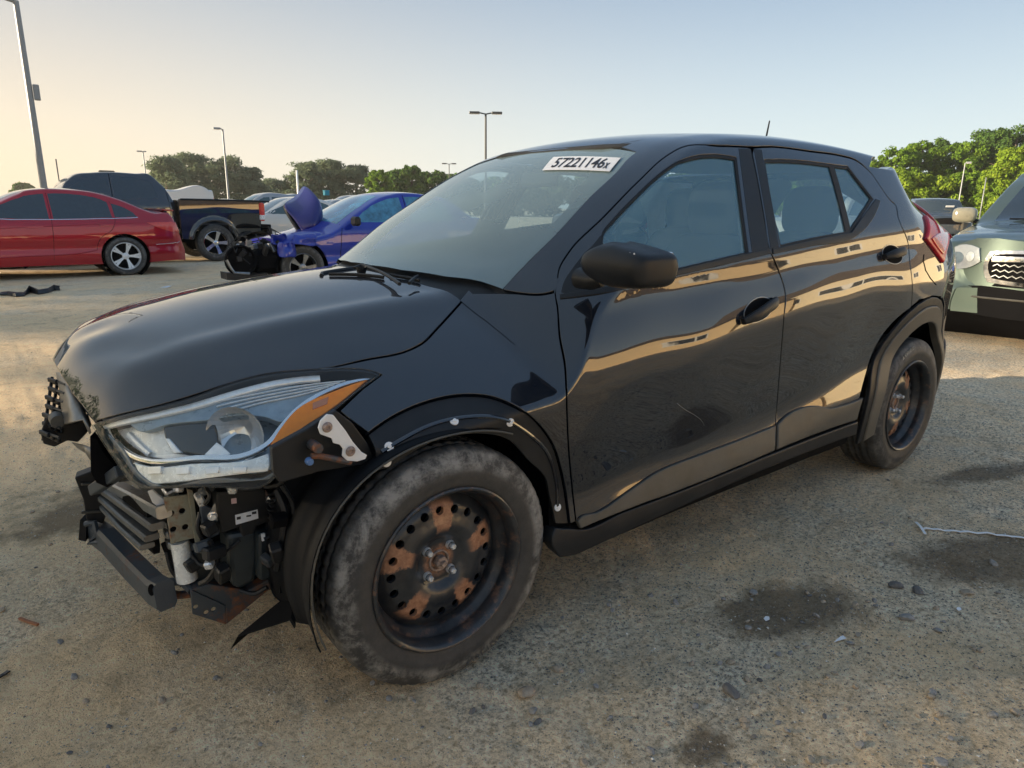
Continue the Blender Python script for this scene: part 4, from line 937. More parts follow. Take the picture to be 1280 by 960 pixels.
# headlamp
LO = [(115,531,0),(153.5,519),(194.7,509),(246,495),(280.6,482),(332,468.5),(383.8,463),(435,461),(466,464.5),(476,468.3,0),(452.5,485),(418,512.5),(384,533),(366.6,547),(356,575),(349,591.6),(338,603.6),(260,609),(180,611,0),(164,602),(146,579),(129,554)]
def lampuv(pts, n=5): return B.px(crv(pts, n))
lo_uv = lampuv(LO)
head = panel('headlamp', B, lo_uv, M['lamp_blue'], K, 'large swept clear headlamp with an amber corner', off=-.075, thick=0, step=.03)
rimV, rimF, rimN = skin(B, lo_uv, off=-.002, thick=.075, holes=[inset(lo_uv, .006)], step=.03, bev=.001)
mk('lamp_rim', rimV, rimF, M['black_plastic'], head, normals=rimN)
panel('lens', B, lo_uv, M['lens'], head, off=.006, thick=.012, step=.025, bev=.004)
def strip(name, pts, wd, mat, off, th=.006, par=head, bev=.0015):
    c = B.px(crv(pts, 5, closed=False)); p, n = B.ev(c); m = MB(); P0 = p + n * off
    tg = np.gradient(P0, axis=0); tg /= np.linalg.norm(tg, axis=1)[:, None]; lt = np.cross(tg, n); V = []
    for i in range(len(P0)):
        for a, b in ((-1, 0), (-.8, .35), (0, .5), (.8, .35), (1, 0), (1, -1), (-1, -1)): V.append(P0[i] + lt[i] * wd / 2 * a + n[i] * th * b)
    k = 7; F = [(i * k + j, i * k + (j + 1) % k, (i + 1) * k + (j + 1) % k, (i + 1) * k + j) for i in range(len(P0) - 1) for j in range(k)]
    m.add(V, F, True); return m.build(name, mat, par)
strip('chrome_trim', [(124,536),(150,566),(167,574),(240,570),(308,563),(334,549),(352,527),(370,507),(418,479),(467,466)], .012, M['chrome'], -.018)
strip('top_trim', [(120,532),(155,523),(200,512),(250,499),(300,484),(345,473),(400,467)], .018, M['lamp_silver'], -.016)
strip('side_trim', [(140,541),(155,556),(168,568)], .014, M['lamp_silver'], -.040)
panel('inner_bezel', B, lampuv([(150,526),(200,514),(250,501),(290,487),(345,476),(400,471),(455,467),(418,477),(370,504),(352,520),(330,514),(300,512),(265,517),(200,527),(160,536)]), M['lamp_blue'], head, off=-.022, thick=.02, step=.025, bev=.002)
for k in range(4):
    f_ = k / 4; strip('bezel_rib', [(262 + 6 * k, 498 + 4.5 * k), (320, 486 + 4.3 * k), (380, 475.5 + 3.6 * k), (432 - 7 * k, 470 + 2.5 * k)], .0025, M['lamp_silver'], -.018, th=.003)
am = lampuv([(336,556,0),(352,530),(371,508),(418,485),(460,470.5,0),(418,505),(384,528),(345,556,0)])
panel('amber_reflector', B, am, M['amber'], head, off=-.010, thick=.012, step=.012, bev=.002)
panel('reflector_grid', B, lampuv([(391,501,0),(411,493,0),(409,502,0),(391,509,0)], 2), M['amber_dark'], head, off=-.008, thick=.004, step=.01, bev=.0005)
panel('running_light', B, lampuv([(158,577,0),(168,581),(240,578),(308,571),(334,562,0),(336,580),(334,592,0),(260,600),(180,606,0),(168,596)]), M['lamp_pale'], head, off=-.016, thick=.014, step=.02, bev=.003)
for x_ in (188, 224, 262, 298): panel('light_cell', B, lampuv([(x_ - 9, 583.5, 0), (x_ + 9, 582.5, 0), (x_ + 8, 592, 0), (x_ - 8, 593, 0)], 2), M['lamp_silver'], head, off=-.010, thick=.008, step=.02, bev=.001)
def bowl(px_, py_, r, depth, axis_, nm, facets):
    p, n = B.ev(B.px([(px_, py_)])); c = p[0] - n[0] * .030; q = Vector(axis_).normalized().to_track_quat('Y', 'Z').to_matrix().to_4x4()
    m = MB(); prof = [(r, 0)] + [(r * math.sqrt(1 - t), -depth * t) for t in np.linspace(.06, 1, facets)]; m.lathe(prof, n=26, smooth=False)
    o = m.build(nm, M['lamp_chrome'], head, recalc=False); o.matrix_local = Matrix.Translation(Vector(c)) @ q; return o
bowl(290, 535, .066, .055, (-.62, -.78, -.02), 'reflector', 9)
panel('projector_shroud', B, lampuv([(192,528,0),(225,522),(263,518.5,0),(266,545),(248,566,0),(202,562,0),(193,545)]), plain('projector_dark', (.012, .014, .016), .08, var=.2, coat=1.0), head, off=-.030, thick=.03, step=.02, bev=.006)
panel('silver_fin', B, lampuv([(246,567,0),(266,547,0),(272,551),(284,562,0),(262,570)]), M['lamp_silver'], head, off=-.024, thick=.01, step=.02)
panel('silver_fin', B, lampuv([(196,545,0),(202,545,0),(217,563,0),(207,565,0)], 2), M['lamp_silver'], head, off=-.024, thick=.01, step=.02)
panel('bezel_plate', B, lampuv([(122,536,0),(150,529),(192,523,0),(192,545),(203,563,0),(168,571),(150,562)]), M['lamp_pale'], head, off=-.045, thick=.01, step=.02, bev=.002)
panel('bezel_floor', B, lampuv([(168,571,0),(203,564),(250,568),(308,560),(330,550,0),(300,562),(240,573)]), M['lamp_silver'], head, off=-.04, thick=.01, step=.02, bev=.002)
panel('lamp_lip', B, lampuv([(129,554,0),(146,579),(164,602),(180,610,0),(260,608),(338,602,0),(345,592),(352,560),(362,547,0),(352,575),(340,594),(260,600.5),(182,603),(160,583),(150,565),(124,540,0)]), plain('lamp_grey_edge', (.16, .165, .165), .3, var=.2, coat=1.0), head, off=-.012, thick=.01, step=.02, bev=.002)
# far-side lamp
panel('headlamp', B, B.mirror(lo_uv), M['lens'], K, off=.003, thick=.02, step=.03)
panel('headlamp_back', B, B.mirror(lo_uv), M['lamp_blue'], K, off=-.03, thick=.02, step=.05)
# torn grille pieces at the nose
def bar3(name, P0, P1, wd, th, mat, twist=(0, 0, 1), parent=K, bev=.003, label=None):
    P0, P1 = np.array(P0, float), np.array(P1, float); d = P1 - P0; L = np.linalg.norm(d); x = d / L; z = np.array(twist, float); z = z - x * (x @ z); z /= np.linalg.norm(z); y = np.cross(z, x)
    m = MB(); m.box((P0 + P1) / 2, (L, wd, th), np.stack([x, y, z], 1), bev); o = m.build(name, mat, parent)
    if label: o['label'] = label
    return o
M['grille_trim'] = plain('scratched_grey_trim', (.30, .28, .25), .35, .5, var=.3, scale=18)
def sheetpx(name, rows, mat, thick=.006, parent=K, label=None):
    """curved sheet from rows of (px,py,y-plane) points"""
    G = [[at(a, b, 1, y) for a, b, y in r] for r in rows]; nr, nc = len(G), len(G[0]); V = [p for r in G for p in r]
    F = [(i * nc + j, i * nc + j + 1, (i + 1) * nc + j + 1, (i + 1) * nc + j) for i in range(nr - 1) for j in range(nc - 1)]
    o = mk(name, V, F, mat, parent, smooth=True); s = o.modifiers.new('solid', 'SOLIDIFY'); s.thickness = thick; s.offset = 0
    if label: o['label'] = label
    return o
sheetpx('grille_trim', [[(71,466,.05),(76,492,-.06),(78,512,-.14),(82,530,-.22)], [(78,466,.02),(90,487,-.12),(97,505,-.22),(104,524,-.32)], [(84,474,.0),(98,498,-.14),(106,516,-.26),(113,542,-.38)]], M['grille_trim'], .006, label='bent pale grille trim hanging off the nose')
gm = MB()
for i in range(7):
    for j in range(3):
        a, b = 66 - 1.7 * i + j * 6.5 + (i % 2) * 2, 476 + i * 11 + j * 3.2
        p = at(a, b, 1, .02 - .03 * i); gm.box(p, (.008, .05, .012), (0, .2 * j, .3), .002)
for i in range(7): p0 = at(64 - 1.7 * i, 474 + i * 11, 1, .05 - .03 * i); p1 = at(82 - 1.2 * i, 481 + i * 11, 1, -.06 - .03 * i); gm.tube([p0, p1], .004, 5)
for j in range(3): gm.tube([at(65 + j * 7, 472 + j * 3, 1, .05), at(54 + j * 7, 550 + j * 3, 1, -.13)], .0045, 5)
o = gm.build('grille_mesh', M['black_plastic'], K); o['kind'] = 'stuff'
# broken black brackets below it
prism_px('grille_bracket', [(50,541),(58,522),(68,517),(84,522),(88,530),(104,526),(109,541),(97,553),(84,551),(68,559),(54,555)], 1, -.14, (.02, .07, .0), M['black_plastic'], bev=.003)
m = MB(); q = at(72, 526, 1, -.18); m.lathe([(.0, -.012), (.016, -.012), (.018, 0), (.018, .03)], c=q, n=20); m.build('round_boss', M['grey_plastic'], K)
sheetpx('torn_plastic', [[(90,553,-.20),(104,556,-.24),(115,560,-.30)], [(97,560,-.20),(107,566,-.24),(113,575,-.30)]], M['grille_trim'], .002)
prism_px('latch_post', [(112,545),(122,549),(130,566),(146,585),(150,598),(134,610),(120,604),(113,590)], 1, -.36, (.02, .05, 0), M['inner_black'], bev=.003)
bar3('support_strut', at(118,612,1,-.20), at(152,588,1,-.44), .028, .028, M['beam'])
prism_px('air_deflector', [(93,597),(117,588),(134,604),(136,634),(129,655),(108,650),(104,625)], 1, .0, (.01, .05, .0), M['black_plastic'], bev=.004)
for yy in (605, 640): m = MB(); m.box(at(114, yy, 1, -.006), (.05, .006, .008), (0, .2, 0), .002); m.build('deflector_rib', M['grey_plastic'], K)
prism_px('deflector_foot', [(100,650),(108,651),(107,677),(98,675)], 1, .03, (.02, .04, 0), M['black_plastic'])
m = MB(); m.tube([at(107,655,1,.0), at(118,653,1,-.02), at(122,668,1,-.03), at(112,678,1,0), at(131,676,1,-.05)], .009, 6); m.build('deflector_hinge', M['beam'], K)
# ribbed crash beam
def swbar(name, pts, wd, th, mat, up=(0, 0, 1), label=None):
    P = np.array(pts, float); n = len(P); T = np.gradient(P, axis=0); T /= np.linalg.norm(T, axis=1)[:, None]; V = []; prof = [(-.5, -.35), (-.35, -.5), (.35, -.5), (.5, -.35), (.5, .35), (.35, .5), (-.35, .5), (-.5, .35)]
    for i in range(n):
        z = np.array(up, float) - T[i] * (T[i] @ np.array(up, float)); z /= np.linalg.norm(z); x = np.cross(z, T[i])
        for a, b in prof: V.append(P[i] + x * a * wd + z * b * th)
    k = len(prof); F = [(i * k + j, i * k + (j + 1) % k, (i + 1) * k + (j + 1) % k, (i + 1) * k + j) for i in range(n - 1) for j in range(k)] + [tuple(range(k))[::-1], tuple(range((n - 1) * k, n * k))]
    m = MB(); m.add(V, F, False); o = m.build(name, mat, K)
    if label: o['label'] = label
    return o
ribs = [((139,605),(172,622),(205,640)), ((134,613),(165,635),(197,658)), ((131,622),(160,648),(190,672)), ((133,633),(158,660),(184,683))]
ends = [(.024, -.50), (.018, -.48), (.016, -.46), (.014, -.44)]
for k, rb_ in enumerate(ribs):
    (a, b, c), (hh, ye) = rb_, ends[k]
    swbar('crash_beam_rib', [at(*a, 1, -.06), at(*b, 1, -.27), at(*c, 1, ye)], .035, hh * (1 if k else 1.3), M['alu'] if k else M['satin_metal'])
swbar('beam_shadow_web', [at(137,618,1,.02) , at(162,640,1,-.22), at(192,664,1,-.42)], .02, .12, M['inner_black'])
for k in range(3): bx('beam_bracket', at(212 + 2 * k, 652 + 13 * k, 1, -.44), (.03, .04, .022), M['satin_metal'], bev=.004)
m = MB(); m.tube([at(212,675,1,-.42), at(222,700,1,-.44), at(236,728,1,-.46)], .022, 8); m.build('wiring_conduit', M['inner_black'], K)
prism_px('white_clip', [(184,614),(190,612),(197,619),(205,624),(206,636),(199,635),(190,628)], 1, -.48, (.004, .004, 0), M['white_plastic'], bev=.001)
# lower cross tube
swbar('lower_cross_tube', [at(121,665,1,.05), at(136,676,1,-.05), at(166,708,1,-.24), at(196,738,1,-.42), at(207,744,1,-.47)], .05, .075, M['beam'], label='dark steel lower cross tube with an open end')
m = MB(); m.lathe([(0, -.002), (.011, -.002)], n=14); o = m.build('tube_hole', M['inner_black'], K, recalc=False); o.location = at(189,737,1,-.465); o.scale = (.7, 1, 1.5)
# headlamp-side bracket plate with four holes
pl0 = [(205,622),(243,617),(247,672),(214,680)]
def holed_plate(name, quad, holes, rpx, ax, val, d, mat, label=None):
    P = [at(x, y, ax, val) for x, y in quad]; o0 = np.array(P[0]); ex = P[1] - o0; ex /= np.linalg.norm(ex); nn = np.cross(ex, P[3] - o0); nn /= np.linalg.norm(nn); ey = np.cross(nn, ex)
    S = Plan(lambda u, v: o0 + u[:, None] * ex + v[:, None] * ey); to = lambda p: np.array([(p - o0) @ ex, (p - o0) @ ey])
    hs_ = []
    for hx, hy in holes:
        c = to(at(hx, hy, ax, val)); hs_.append([c + rpx * np.array([math.cos(2*math.pi*k/12), math.sin(2*math.pi*k/12)]) for k in range(12)])
    V, F, N = skin(S, [to(p) for p in P], holes=hs_, step=.03, thick=d, bev=.002); cam_side = ((np.array(V).mean(0) - CAM) @ nn)
    if cam_side > 0:
        S.flip = True; V, F, N = skin(S, [to(p) for p in P], holes=hs_, step=.03, thick=d, bev=.002)
    o = mk(name, V, F, mat, K, normals=N)
    if label: o['label'] = label
    return o
holed_plate('mount_plate', pl0, [(214,642),(228,639),(217,662),(232,659)], .0075, 1, -.50, .006, M['beige_steel'], 'primer coloured mounting plate with four holes')
prism_px('plate_backing', pl0, 1, -.488, (0, .004, 0), M['inner_black'])
prism_px('plate_flange', [(234,611),(241,613),(252,690),(246,689),(243,670)], 1, -.515, (.004, .03, 0), M['beige_steel'], bev=.001)
m = MB(); m.tube([at(224,676,1,-.47), at(229,700,1,-.47), at(234,724,1,-.47)], [.022, .023, .026], 14); m.build('white_duct', M['lamp_pale'], K)
# control unit with label, bracket tabs, washer bottle
ecu = prism_px('control_unit', [(271,615),(330,610),(338,618),(339,652),(322,658),(318,668),(302,674),(299,660),(277,668),(272,640)], 1, -.60, (0, .05, 0), M['black_plastic'], label='black control unit with a white sticker', bev=.006)
prism_px('sticker', [(294,644),(322,637),(323,648),(295,656)], 1, -.6025, (0, .0015, 0), M['white_paper'], parent=ecu)
for (a, b, c_, d_) in ((296,646,301,653),(308,644,314,648),(315,639.5,320.5,646)):
    prism_px('sticker_print', [(a,b+.5),(c_,b-.5),(c_,(b+d_)/2-.6),(a,(b+d_)/2+.4)], 1, -.6032, (0, .0005, 0), M['dark_ink'], parent=ecu)
prism_px('sticker', [(289,623.5),(295.5,622.5),(296,629),(289.5,630)], 1, -.6025, (0, .0015, 0), plain('pink_label', (.62, .42, .42), .5, var=.1), parent=ecu)
prism_px('unit_tab', [(332,613),(342,619),(343,627),(333,629)], 1, -.605, (0, .004, 0), M['chassis'])
prism_px('unit_tab', [(269,629),(272,651),(260,647)], 1, -.605, (0, .004, 0), M['satin_metal'])
for p_ in ((265.5,645),(339,624)): m = MB(); m.lathe([(0, -.008), (.006, -.008), (.007, -.003), (.011, -.002), (.011, .002)], c=at(*p_, 1, -.612), n=12); m.build('bolt', M['bolt'], K)
prism_px('hinge_plate', [(250,634),(258,632),(274,640),(275,668),(262,674),(254,668)], 1, -.57, (0, .012, 0), plain('grey_blue_metal', (.085, .105, .135), .4, .5, var=.2), bev=.003)
prism_px('washer_tank', [(284,668),(322,662),(324,690),(320,727),(300,738),(290,733),(286,700)], 1, -.60, (0, .08, 0), M['tank'], bev=.012)
prism_px('washer_tank_side', [(322,668),(350,662),(352,720),(330,728),(322,724)], 1, -.62, (0, .10, 0), M['tank'], bev=.01)
prism_px('intake_box', [(240,690),(284,672),(288,734),(250,740),(236,730)], 1, -.47, (0, .15, 0), M['tank'], bev=.012)
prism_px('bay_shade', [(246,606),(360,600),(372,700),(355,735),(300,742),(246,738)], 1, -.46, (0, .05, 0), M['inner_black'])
def hose(pts, r, mat=None, name='hose'):
    m = MB(); P0 = crv([tuple(p) for p in np.array([at(a_, b_, 1, y_) for a_, b_, y_ in pts])[:, :2]], 1, closed=False) if False else None
    Q = [at(a_, b_, 1, y_) for a_, b_, y_ in pts]; Q = np.array(Q); tt = np.arange(len(Q)); uu = np.linspace(0, len(Q) - 1, 5 * len(Q)); Q = np.stack([spl(np.stack([tt, Q[:, k]], 1), uu) for k in range(3)], 1)
    m.tube(Q, r, 7); return m.build(name, mat or M['black_plastic'], K)
for pts, r_ in (([(342,640,-.62),(347,655,-.63),(340,668,-.63),(330,674,-.63)], .005), ([(300,676,-.61),(280,690,-.60),(262,682,-.58),(252,692,-.57)], .004), ([(250,640,-.56),(247,660,-.57),(256,680,-.57)], .005), ([(262,676,-.60),(272,700,-.60),(262,722,-.58),(250,730,-.56)], .007), ([(345,612,-.66),(356,640,-.68),(352,680,-.68),(346,712,-.66)], .009), ([(352,606,-.70),(366,630,-.70),(368,660,-.70)], .006), ([(240,694,-.50),(252,706,-.52),(270,704,-.56),(284,712,-.60)], .006), ([(256,608,-.60),(262,620,-.62),(256,630,-.61)], .005), ([(150,600,-.30),(170,598,-.40),(190,604,-.46),(205,610,-.48)], .006), ([(208,690,-.44),(214,712,-.45),(226,728,-.46)], .005), ([(300,738,-.58),(318,742,-.60),(334,734,-.62)], .006), ([(322,600,-.72),(330,608,-.70),(346,606,-.72),(360,596,-.74)], .005)): hose(pts, r_, name='wiring' if r_ < .0065 else 'hose')
rb_ = np.random.default_rng(3)
for (a_, b_, y_, w_, h_, mt) in ((258,612,-.57,.03,.02,'chassis'),(250,624,-.56,.018,.03,'bolt'),(262,660,-.60,.03,.03,'black_plastic'),(254,682,-.585,.04,.025,'chassis'),(268,690,-.61,.05,.03,'black_plastic'),(278,716,-.61,.03,.05,'black_plastic'),(262,704,-.60,.02,.02,'bolt'),(346,690,-.69,.03,.05,'black_plastic'),(348,650,-.69,.04,.03,'inner_black'),(334,700,-.645,.02,.03,'chassis'),(240,706,-.50,.03,.03,'black_plastic'),(212,612,-.50,.03,.015,'satin_metal'),(222,610,-.51,.02,.02,'bolt'),(312,608,-.64,.05,.02,'black_plastic'),(290,610,-.64,.02,.02,'bolt')):
    m = MB(); m.box(at(a_, b_, 1, y_), (w_, .03, h_), (rb_.uniform(-.5, .5), rb_.uniform(-.4, .4), rb_.uniform(-.6, .6)), .004); m.build('bracket', M[mt], K)
for k in range(8):
    m = MB(); m.box(at(338 + 2 * (k % 2), 616 + 5.2 * k, 1, -.62), (.012, .02, .006), None, .001); m.build('unit_rib', M['black_plastic'], K)
cf = MB()
for k in range(46): cf.box((-.535, -.36 + .016 * k, .49), (.004, .004, .34), None, 0)
for k in range(12): cf.box((-.530, 0, .33 + .028 * k), (.006, .76, .008), None, 0)
o = cf.build('radiator_fins', M['satin_metal'], K); o['kind'] = 'stuff'
prism_px('wiring_plug', [(327,668),(331,667),(332,675),(328,677)], 1, -.63, (0, .006, 0), M['white_plastic'])
# lower rail end with rust
rl_ = holed_plate('rail_end_plate', [(238,737),(282,757),(283,781),(241,768)], [(245,759),(258,766),(267,762)], .006, 1, -.52, .005, M['chassis'], 'steel rail end plate with three holes and rust')
prism_px('chassis_rail', [(238,737),(262,730),(310,738),(340,722),(342,733),(283,781),(282,757)], 1, -.515, (0, .035, 0), M['chassis'], bev=.003)
m = MB(); P0 = at(238,738,1,-.50); m.tube([at(204,735,1,-.42), at(214,727,1,-.44), at(228,727,1,-.46), at(240,738,1,-.50)], .011, 8); m.tube([at(208,741,1,-.40), at(222,744,1,-.42), at(240,742,1,-.45)], .011, 8); m.build('tow_hook_loop', M['chassis'], K)
# wing bracket (white) and hinge arm
prism_px('wing_bracket', [(409,518),(417,519),(424,528),(432,538),(441,552),(452,565),(459,569),(457,574),(447,577),(434,576),(428,570),(429,561),(425,556),(417,554),(415,548),(409,546),(401,543),(398,535),(401,526)], 1, -.838, (0, .006, 0), M['white_plastic'], label='white plastic bumper bracket behind the headlamp', bev=.0015)
for p_ in ((409,534),(438,564)):
    m = MB(); m.lathe([(.0, -.002), (.004, -.003), (.005, -.006), (.008, -.006), (.012, -.001)], c=at(*p_, 1, -.839), n=16); m.build('screw', M['bolt_rust'], K)
prism_px('wing_end_plate', [(340,560),(384,536),(420,513),(440,528),(461,556),(470,580),(440,583),(400,590),(350,604),(342,590)], 1, -.80, (0, .02, 0), M['black_plastic'], bev=.003)
m = MB(); m.tube([at(389,570,1,-.83), at(400,570,1,-.83), at(420,574,1,-.835), at(438,578,1,-.83)], .007, 8); m.lathe([(0, -.02), (.011, -.02), (.012, 0), (.012, .02)], c=at(394,558,1,-.82), n=12); m.build('hinge_arm', M['chassis'], K)
m = MB(); m.lathe([(0, -.006), (.007, -.006), (.009, 0), (.009, .006)], c=at(387,577,1,-.83), n=14); m.build('blue_cap', plain('blue_cap', (.10, .20, .42), .35, var=.1), K)
prism_px('inner_support', [(350,600),(400,588),(380,640),(362,680),(356,740),(350,742)], 1, -.66, (0, .03, 0), M['liner'])

# ------------------------------------------------------------------ mirror, handles, wipers, sticker, aerial, tail lamp
def superegg(c, d, e1=.55, n=28, m_=16, f=None):
    V = []; sg = lambda v, e: math.copysign(abs(v)**e, v)
    for i in range(m_ + 1):
        ph = -math.pi / 2 + math.pi * i / m_
        for k in range(n):
            th = 2 * math.pi * k / n; p = np.array([sg(math.cos(ph), e1) * sg(math.cos(th), e1), sg(math.cos(ph), e1) * sg(math.sin(th), e1), sg(math.sin(ph), e1)])
            if f: p = f(p)
            V.append(np.array(c) + p * np.array(d))
    F = [(i * n + k, i * n + (k + 1) % n, (i + 1) * n + (k + 1) % n, (i + 1) * n + k) for i in range(m_) for k in range(n)]
    mb = MB(); mb.add(V, F, True); return mb
def mir(sg):
    def f(p):
        x, y, z = p; t = (-y + 1) / 2            # 0 inner, 1 outer
        z = z * (.42 + .58 * min(1, t * 2.6)**.8)
        if z > 0: z *= 1.0 - .40 * max(0, t - .38) / .62
        if z < 0: z *= 1.0 - .12 * max(0, t - .4) / .6
        x = x * (1 - .25 * abs(z)) + .30 * (1 - t) * -.2
        return np.array([x, y, z])
    m = superegg((0, 0, 0), (.080, .118, .058), .36, 44, 26, f); o = m.build('door_mirror', M['black_plastic'], K, autosmooth=False)
    cpos = at(786, 331, 1, -.985); o.matrix_local = Matrix.Translation((cpos[0], cpos[1] * sg, cpos[2])) @ Matrix.Rotation(R(-6) * sg, 4, 'Z') @ Matrix.Diagonal((1, sg, 1, 1))
    g_ = MB(); g_.box((.070, -.008, 0), (.006, .15, .070), None, .003); g_.build('mirror_glass', M['chrome'], o)
    a = MB(); a.tube([(-.005, .095, -.045), (-.01, .135, -.052), (-.01, .19, -.05)], [.02, .026, .03], 12); a.build('mirror_arm', M['black_plastic'], o)
    if sg > 0:
        for k in range(3): d_ = MB(); d_.lathe([(0, -.001), (.0028, -.001)], n=8); q = d_.build('chip_mark', M['white_plastic'], o, recalc=False); q.location = (-.060 - .0 * k, -.055 - .016 * k, .034); q.rotation_euler = (0, 0, R(-80))
mir(1)
def handle(pxc, L, sg=1):
    uv = B.px([pxc])[0]; 
    def T(du, ds): return np.array([uv[0] + du, uv[1] + ds])
    mirr = lambda pts: B.mirror(pts) if sg < 0 else pts
    cir = [T(.004 + .080 * math.cos(t), .029 * math.sin(t)) for t in np.linspace(0, 2 * math.pi, 28, endpoint=False)]
    cir2 = [T(.004 + .084 * math.cos(t), .032 * math.sin(t)) for t in np.linspace(0, 2 * math.pi, 28, endpoint=False)]
    h_ = None
    rc = panel('door_handle_recess', B, mirr(cir), M['inner_black'], K, off=.0012, thick=.002, step=.02, bev=0)
    panel('recess_edge', B, mirr(cir2), M['satin_metal'], rc, off=.0016, thick=.002, step=.02, holes=[mirr(cir)], bev=.0005)
    ts = np.linspace(-1, 1, 15); c = np.array([T(t * L / 2, .012 * t) for t in ts]); 
    if sg < 0: c = np.array([[u, 4 - s] for u, s in c])
    p, n = B.ev(c); lift = .034 - .024 * np.abs(ts)**3; P0 = p + n * lift[:, None]; tg = np.gradient(P0, axis=0); tg /= np.linalg.norm(tg, axis=1)[:, None]; lt = np.cross(tg, n); V = []; k = 12
    for i in range(15):
        wd = .019 * (1 - .3 * abs(ts[i])**4); 
        for j in range(k): a = 2 * math.pi * j / k; V.append(P0[i] + lt[i] * wd * math.copysign(abs(math.cos(a))**.7, math.cos(a)) + n[i] * .009 * math.copysign(abs(math.sin(a))**.7, math.sin(a)))
    F = [(i * k + j, i * k + (j + 1) % k, (i + 1) * k + (j + 1) % k, (i + 1) * k + j) for i in range(14) for j in range(k)] + [tuple(range(k))[::-1], tuple(range(14 * k, 15 * k))]
    m = MB(); m.add(V, F, True); m.build('door_handle', M['black_plastic'], K)
for s_ in (1, -1): handle((947, 387.5), .195, s_); handle((1115, 318), .17, s_)
# cowl and wipers
cw_ = [np.array([x, s]) for x, s in ((.165, 2.0), (.182, 1.8), (.212, 1.6), (.258, 1.38), (.298, 1.22), (.34, 1.22), (.35, 1.38), (.32, 1.6), (.29, 1.8), (.28, 2.0))]
panel('cowl_panel', B, cw_ + [np.array([u, 4 - s]) for u, s in cw_[::-1] if s < 1.995], M['black_plastic'], K, off=-.022, thick=.004, step=.03)
def onws(pts, off): p, n = B.ev(B.px(crv(pts, 4, closed=False))); return p + n * off
def wiper(arm, blade, nm='wiper_arm'):
    m = MB(); P0 = onws(arm, .022); m.tube(P0, np.linspace(.006, .004, len(P0)), 6); w0 = m.build(nm, M['black_plastic'], K)
    m = MB(); P0 = onws(blade, .010); m.tube(P0, .004, 6); m.tube(P0 + [0, 0, -.005], .0025, 4); m.build('wiper_blade', M['rubber_seal'], w0)
wiper([(500,364),(486,354),(468,345),(452,340),(444,343)], [(412,346),(430,346),(455,347),(480,350)])
wiper([(512,363),(518,357),(524,353)], [(488,347),(500,349),(512,351),(525,354)])
m = MB(); m.lathe([(0,-.014),(.012,-.012),(.016,0),(.018,.012)], c=B.ev(B.px([(452,343)]))[0][0] + np.array([0, 0, .012]), axis='z', n=12); m.build('wiper_pivot', M['black_plastic'], K)
m = MB(); m.tube(onws([(402,346),(406,336),(414,325)], .004), .007, 6); m.build('cowl_corner_trim', M['black_plastic'], K)
# auction sticker
qd = B.px([(692,196.5),(776,197.5),(762,214.5),(678,213)])
st_ = panel('lot_sticker', B, [qd[0], qd[1], qd[2], qd[3]], M['white_paper'], K, 'white sticker with a long number on the windscreen', off=.001, thick=.0008, step=.03, bev=0)
def textmesh(word, size=1.0, res=3, font_scale=1.0):
    cu = bpy.data.curves.new('lettering', 'FONT'); cu.body = word; cu.size = size; cu.align_x = 'CENTER'; cu.align_y = 'CENTER'; cu.resolution_u = res; cu.offset = .018 * size
    o = bpy.data.objects.new('lettering', cu); C.objects.link(o); me = o.evaluated_get(bpy.context.evaluated_depsgraph_get()).to_mesh()
    V = np.array([v.co[:] for v in me.vertices]); F = [tuple(p.vertices) for p in me.polygons]; bpy.data.objects.remove(o); return V, F
def text_on(word, quad_uv, box, S, mat, parent, off, name='lettering', wscale=None):
    """quad: tl,tr,br,bl in uv ; box = (x0,y0,x1,y1) share of the quad taken by the word"""
    V, F = textmesh(word); mn, mx = V.min(0), V.max(0); a = (V[:, 0] - mn[0]) / (mx[0] - mn[0]); b = (V[:, 1] - mn[1]) / (mx[1] - mn[1])
    a = box[0] + a * (box[2] - box[0]); b = box[1] + b * (box[3] - box[1]); tl, tr, br, bl_ = [np.array(q) for q in quad_uv]
    uv = (1-a)[:, None] * ((1-b)[:, None] * bl_ + b[:, None] * tl) + a[:, None] * ((1-b)[:, None] * br + b[:, None] * tr)
    p, n = S.ev(uv); return mk(name, p + n * off, F, mat, parent, smooth=False)
text_on('57221146', qd, (.10, .14, .86, .88), B, M['dark_ink'], st_, .0022); text_on('x', qd, (.87, .14, .93, .55), B, M['dark_ink'], st_, .0022)
# aerial
p0 = np.array([2.50, 0, 1.50]); p1 = at(962, 151, 1, 0.0); m = MB(); m.tube([p0, p0 + (p1 - p0) * .2, p1], [.010, .006, .0035], 8); m.build('aerial', M['black_plastic'], K)
# fuel flap line and tail lamp
tl_o = B.px([(1158,274)])[0]
def tp(px_, py_, y_): return at(px_, py_, 1, y_)
tl_uv = B.px(crv([(1154,270,0),(1162,277),(1176,284),(1184,290,0),(1184,300),(1180,318),(1177,329,0),(1166,313),(1155,299,0),(1158,288)], 4))
tl_in = B.px(crv([(1160,299,0),(1170,293),(1180,293,0),(1179,306),(1174,319,0),(1166,309)], 4))
for sg in (1, -1):
    f_ = (lambda q: q) if sg > 0 else B.mirror
    o = panel('tail_lamp', B, f_(tl_uv), M['red_lens'], K, off=.014, thick=.05, step=.015, bev=.006)
    panel('tail_reflector', B, f_(tl_in), M['red_bright'], o, off=.020, thick=.012, step=.012, bev=.003)
fl = B.px([(1155,318),(1154,326),(1157,338),(1163,348),(1170,356)]); p, n = B.ev(fl); m = MB(); m.tube(p + n * .0012, .0016, 5); m.build('fuel_flap_gap', M['inner_black'], K)
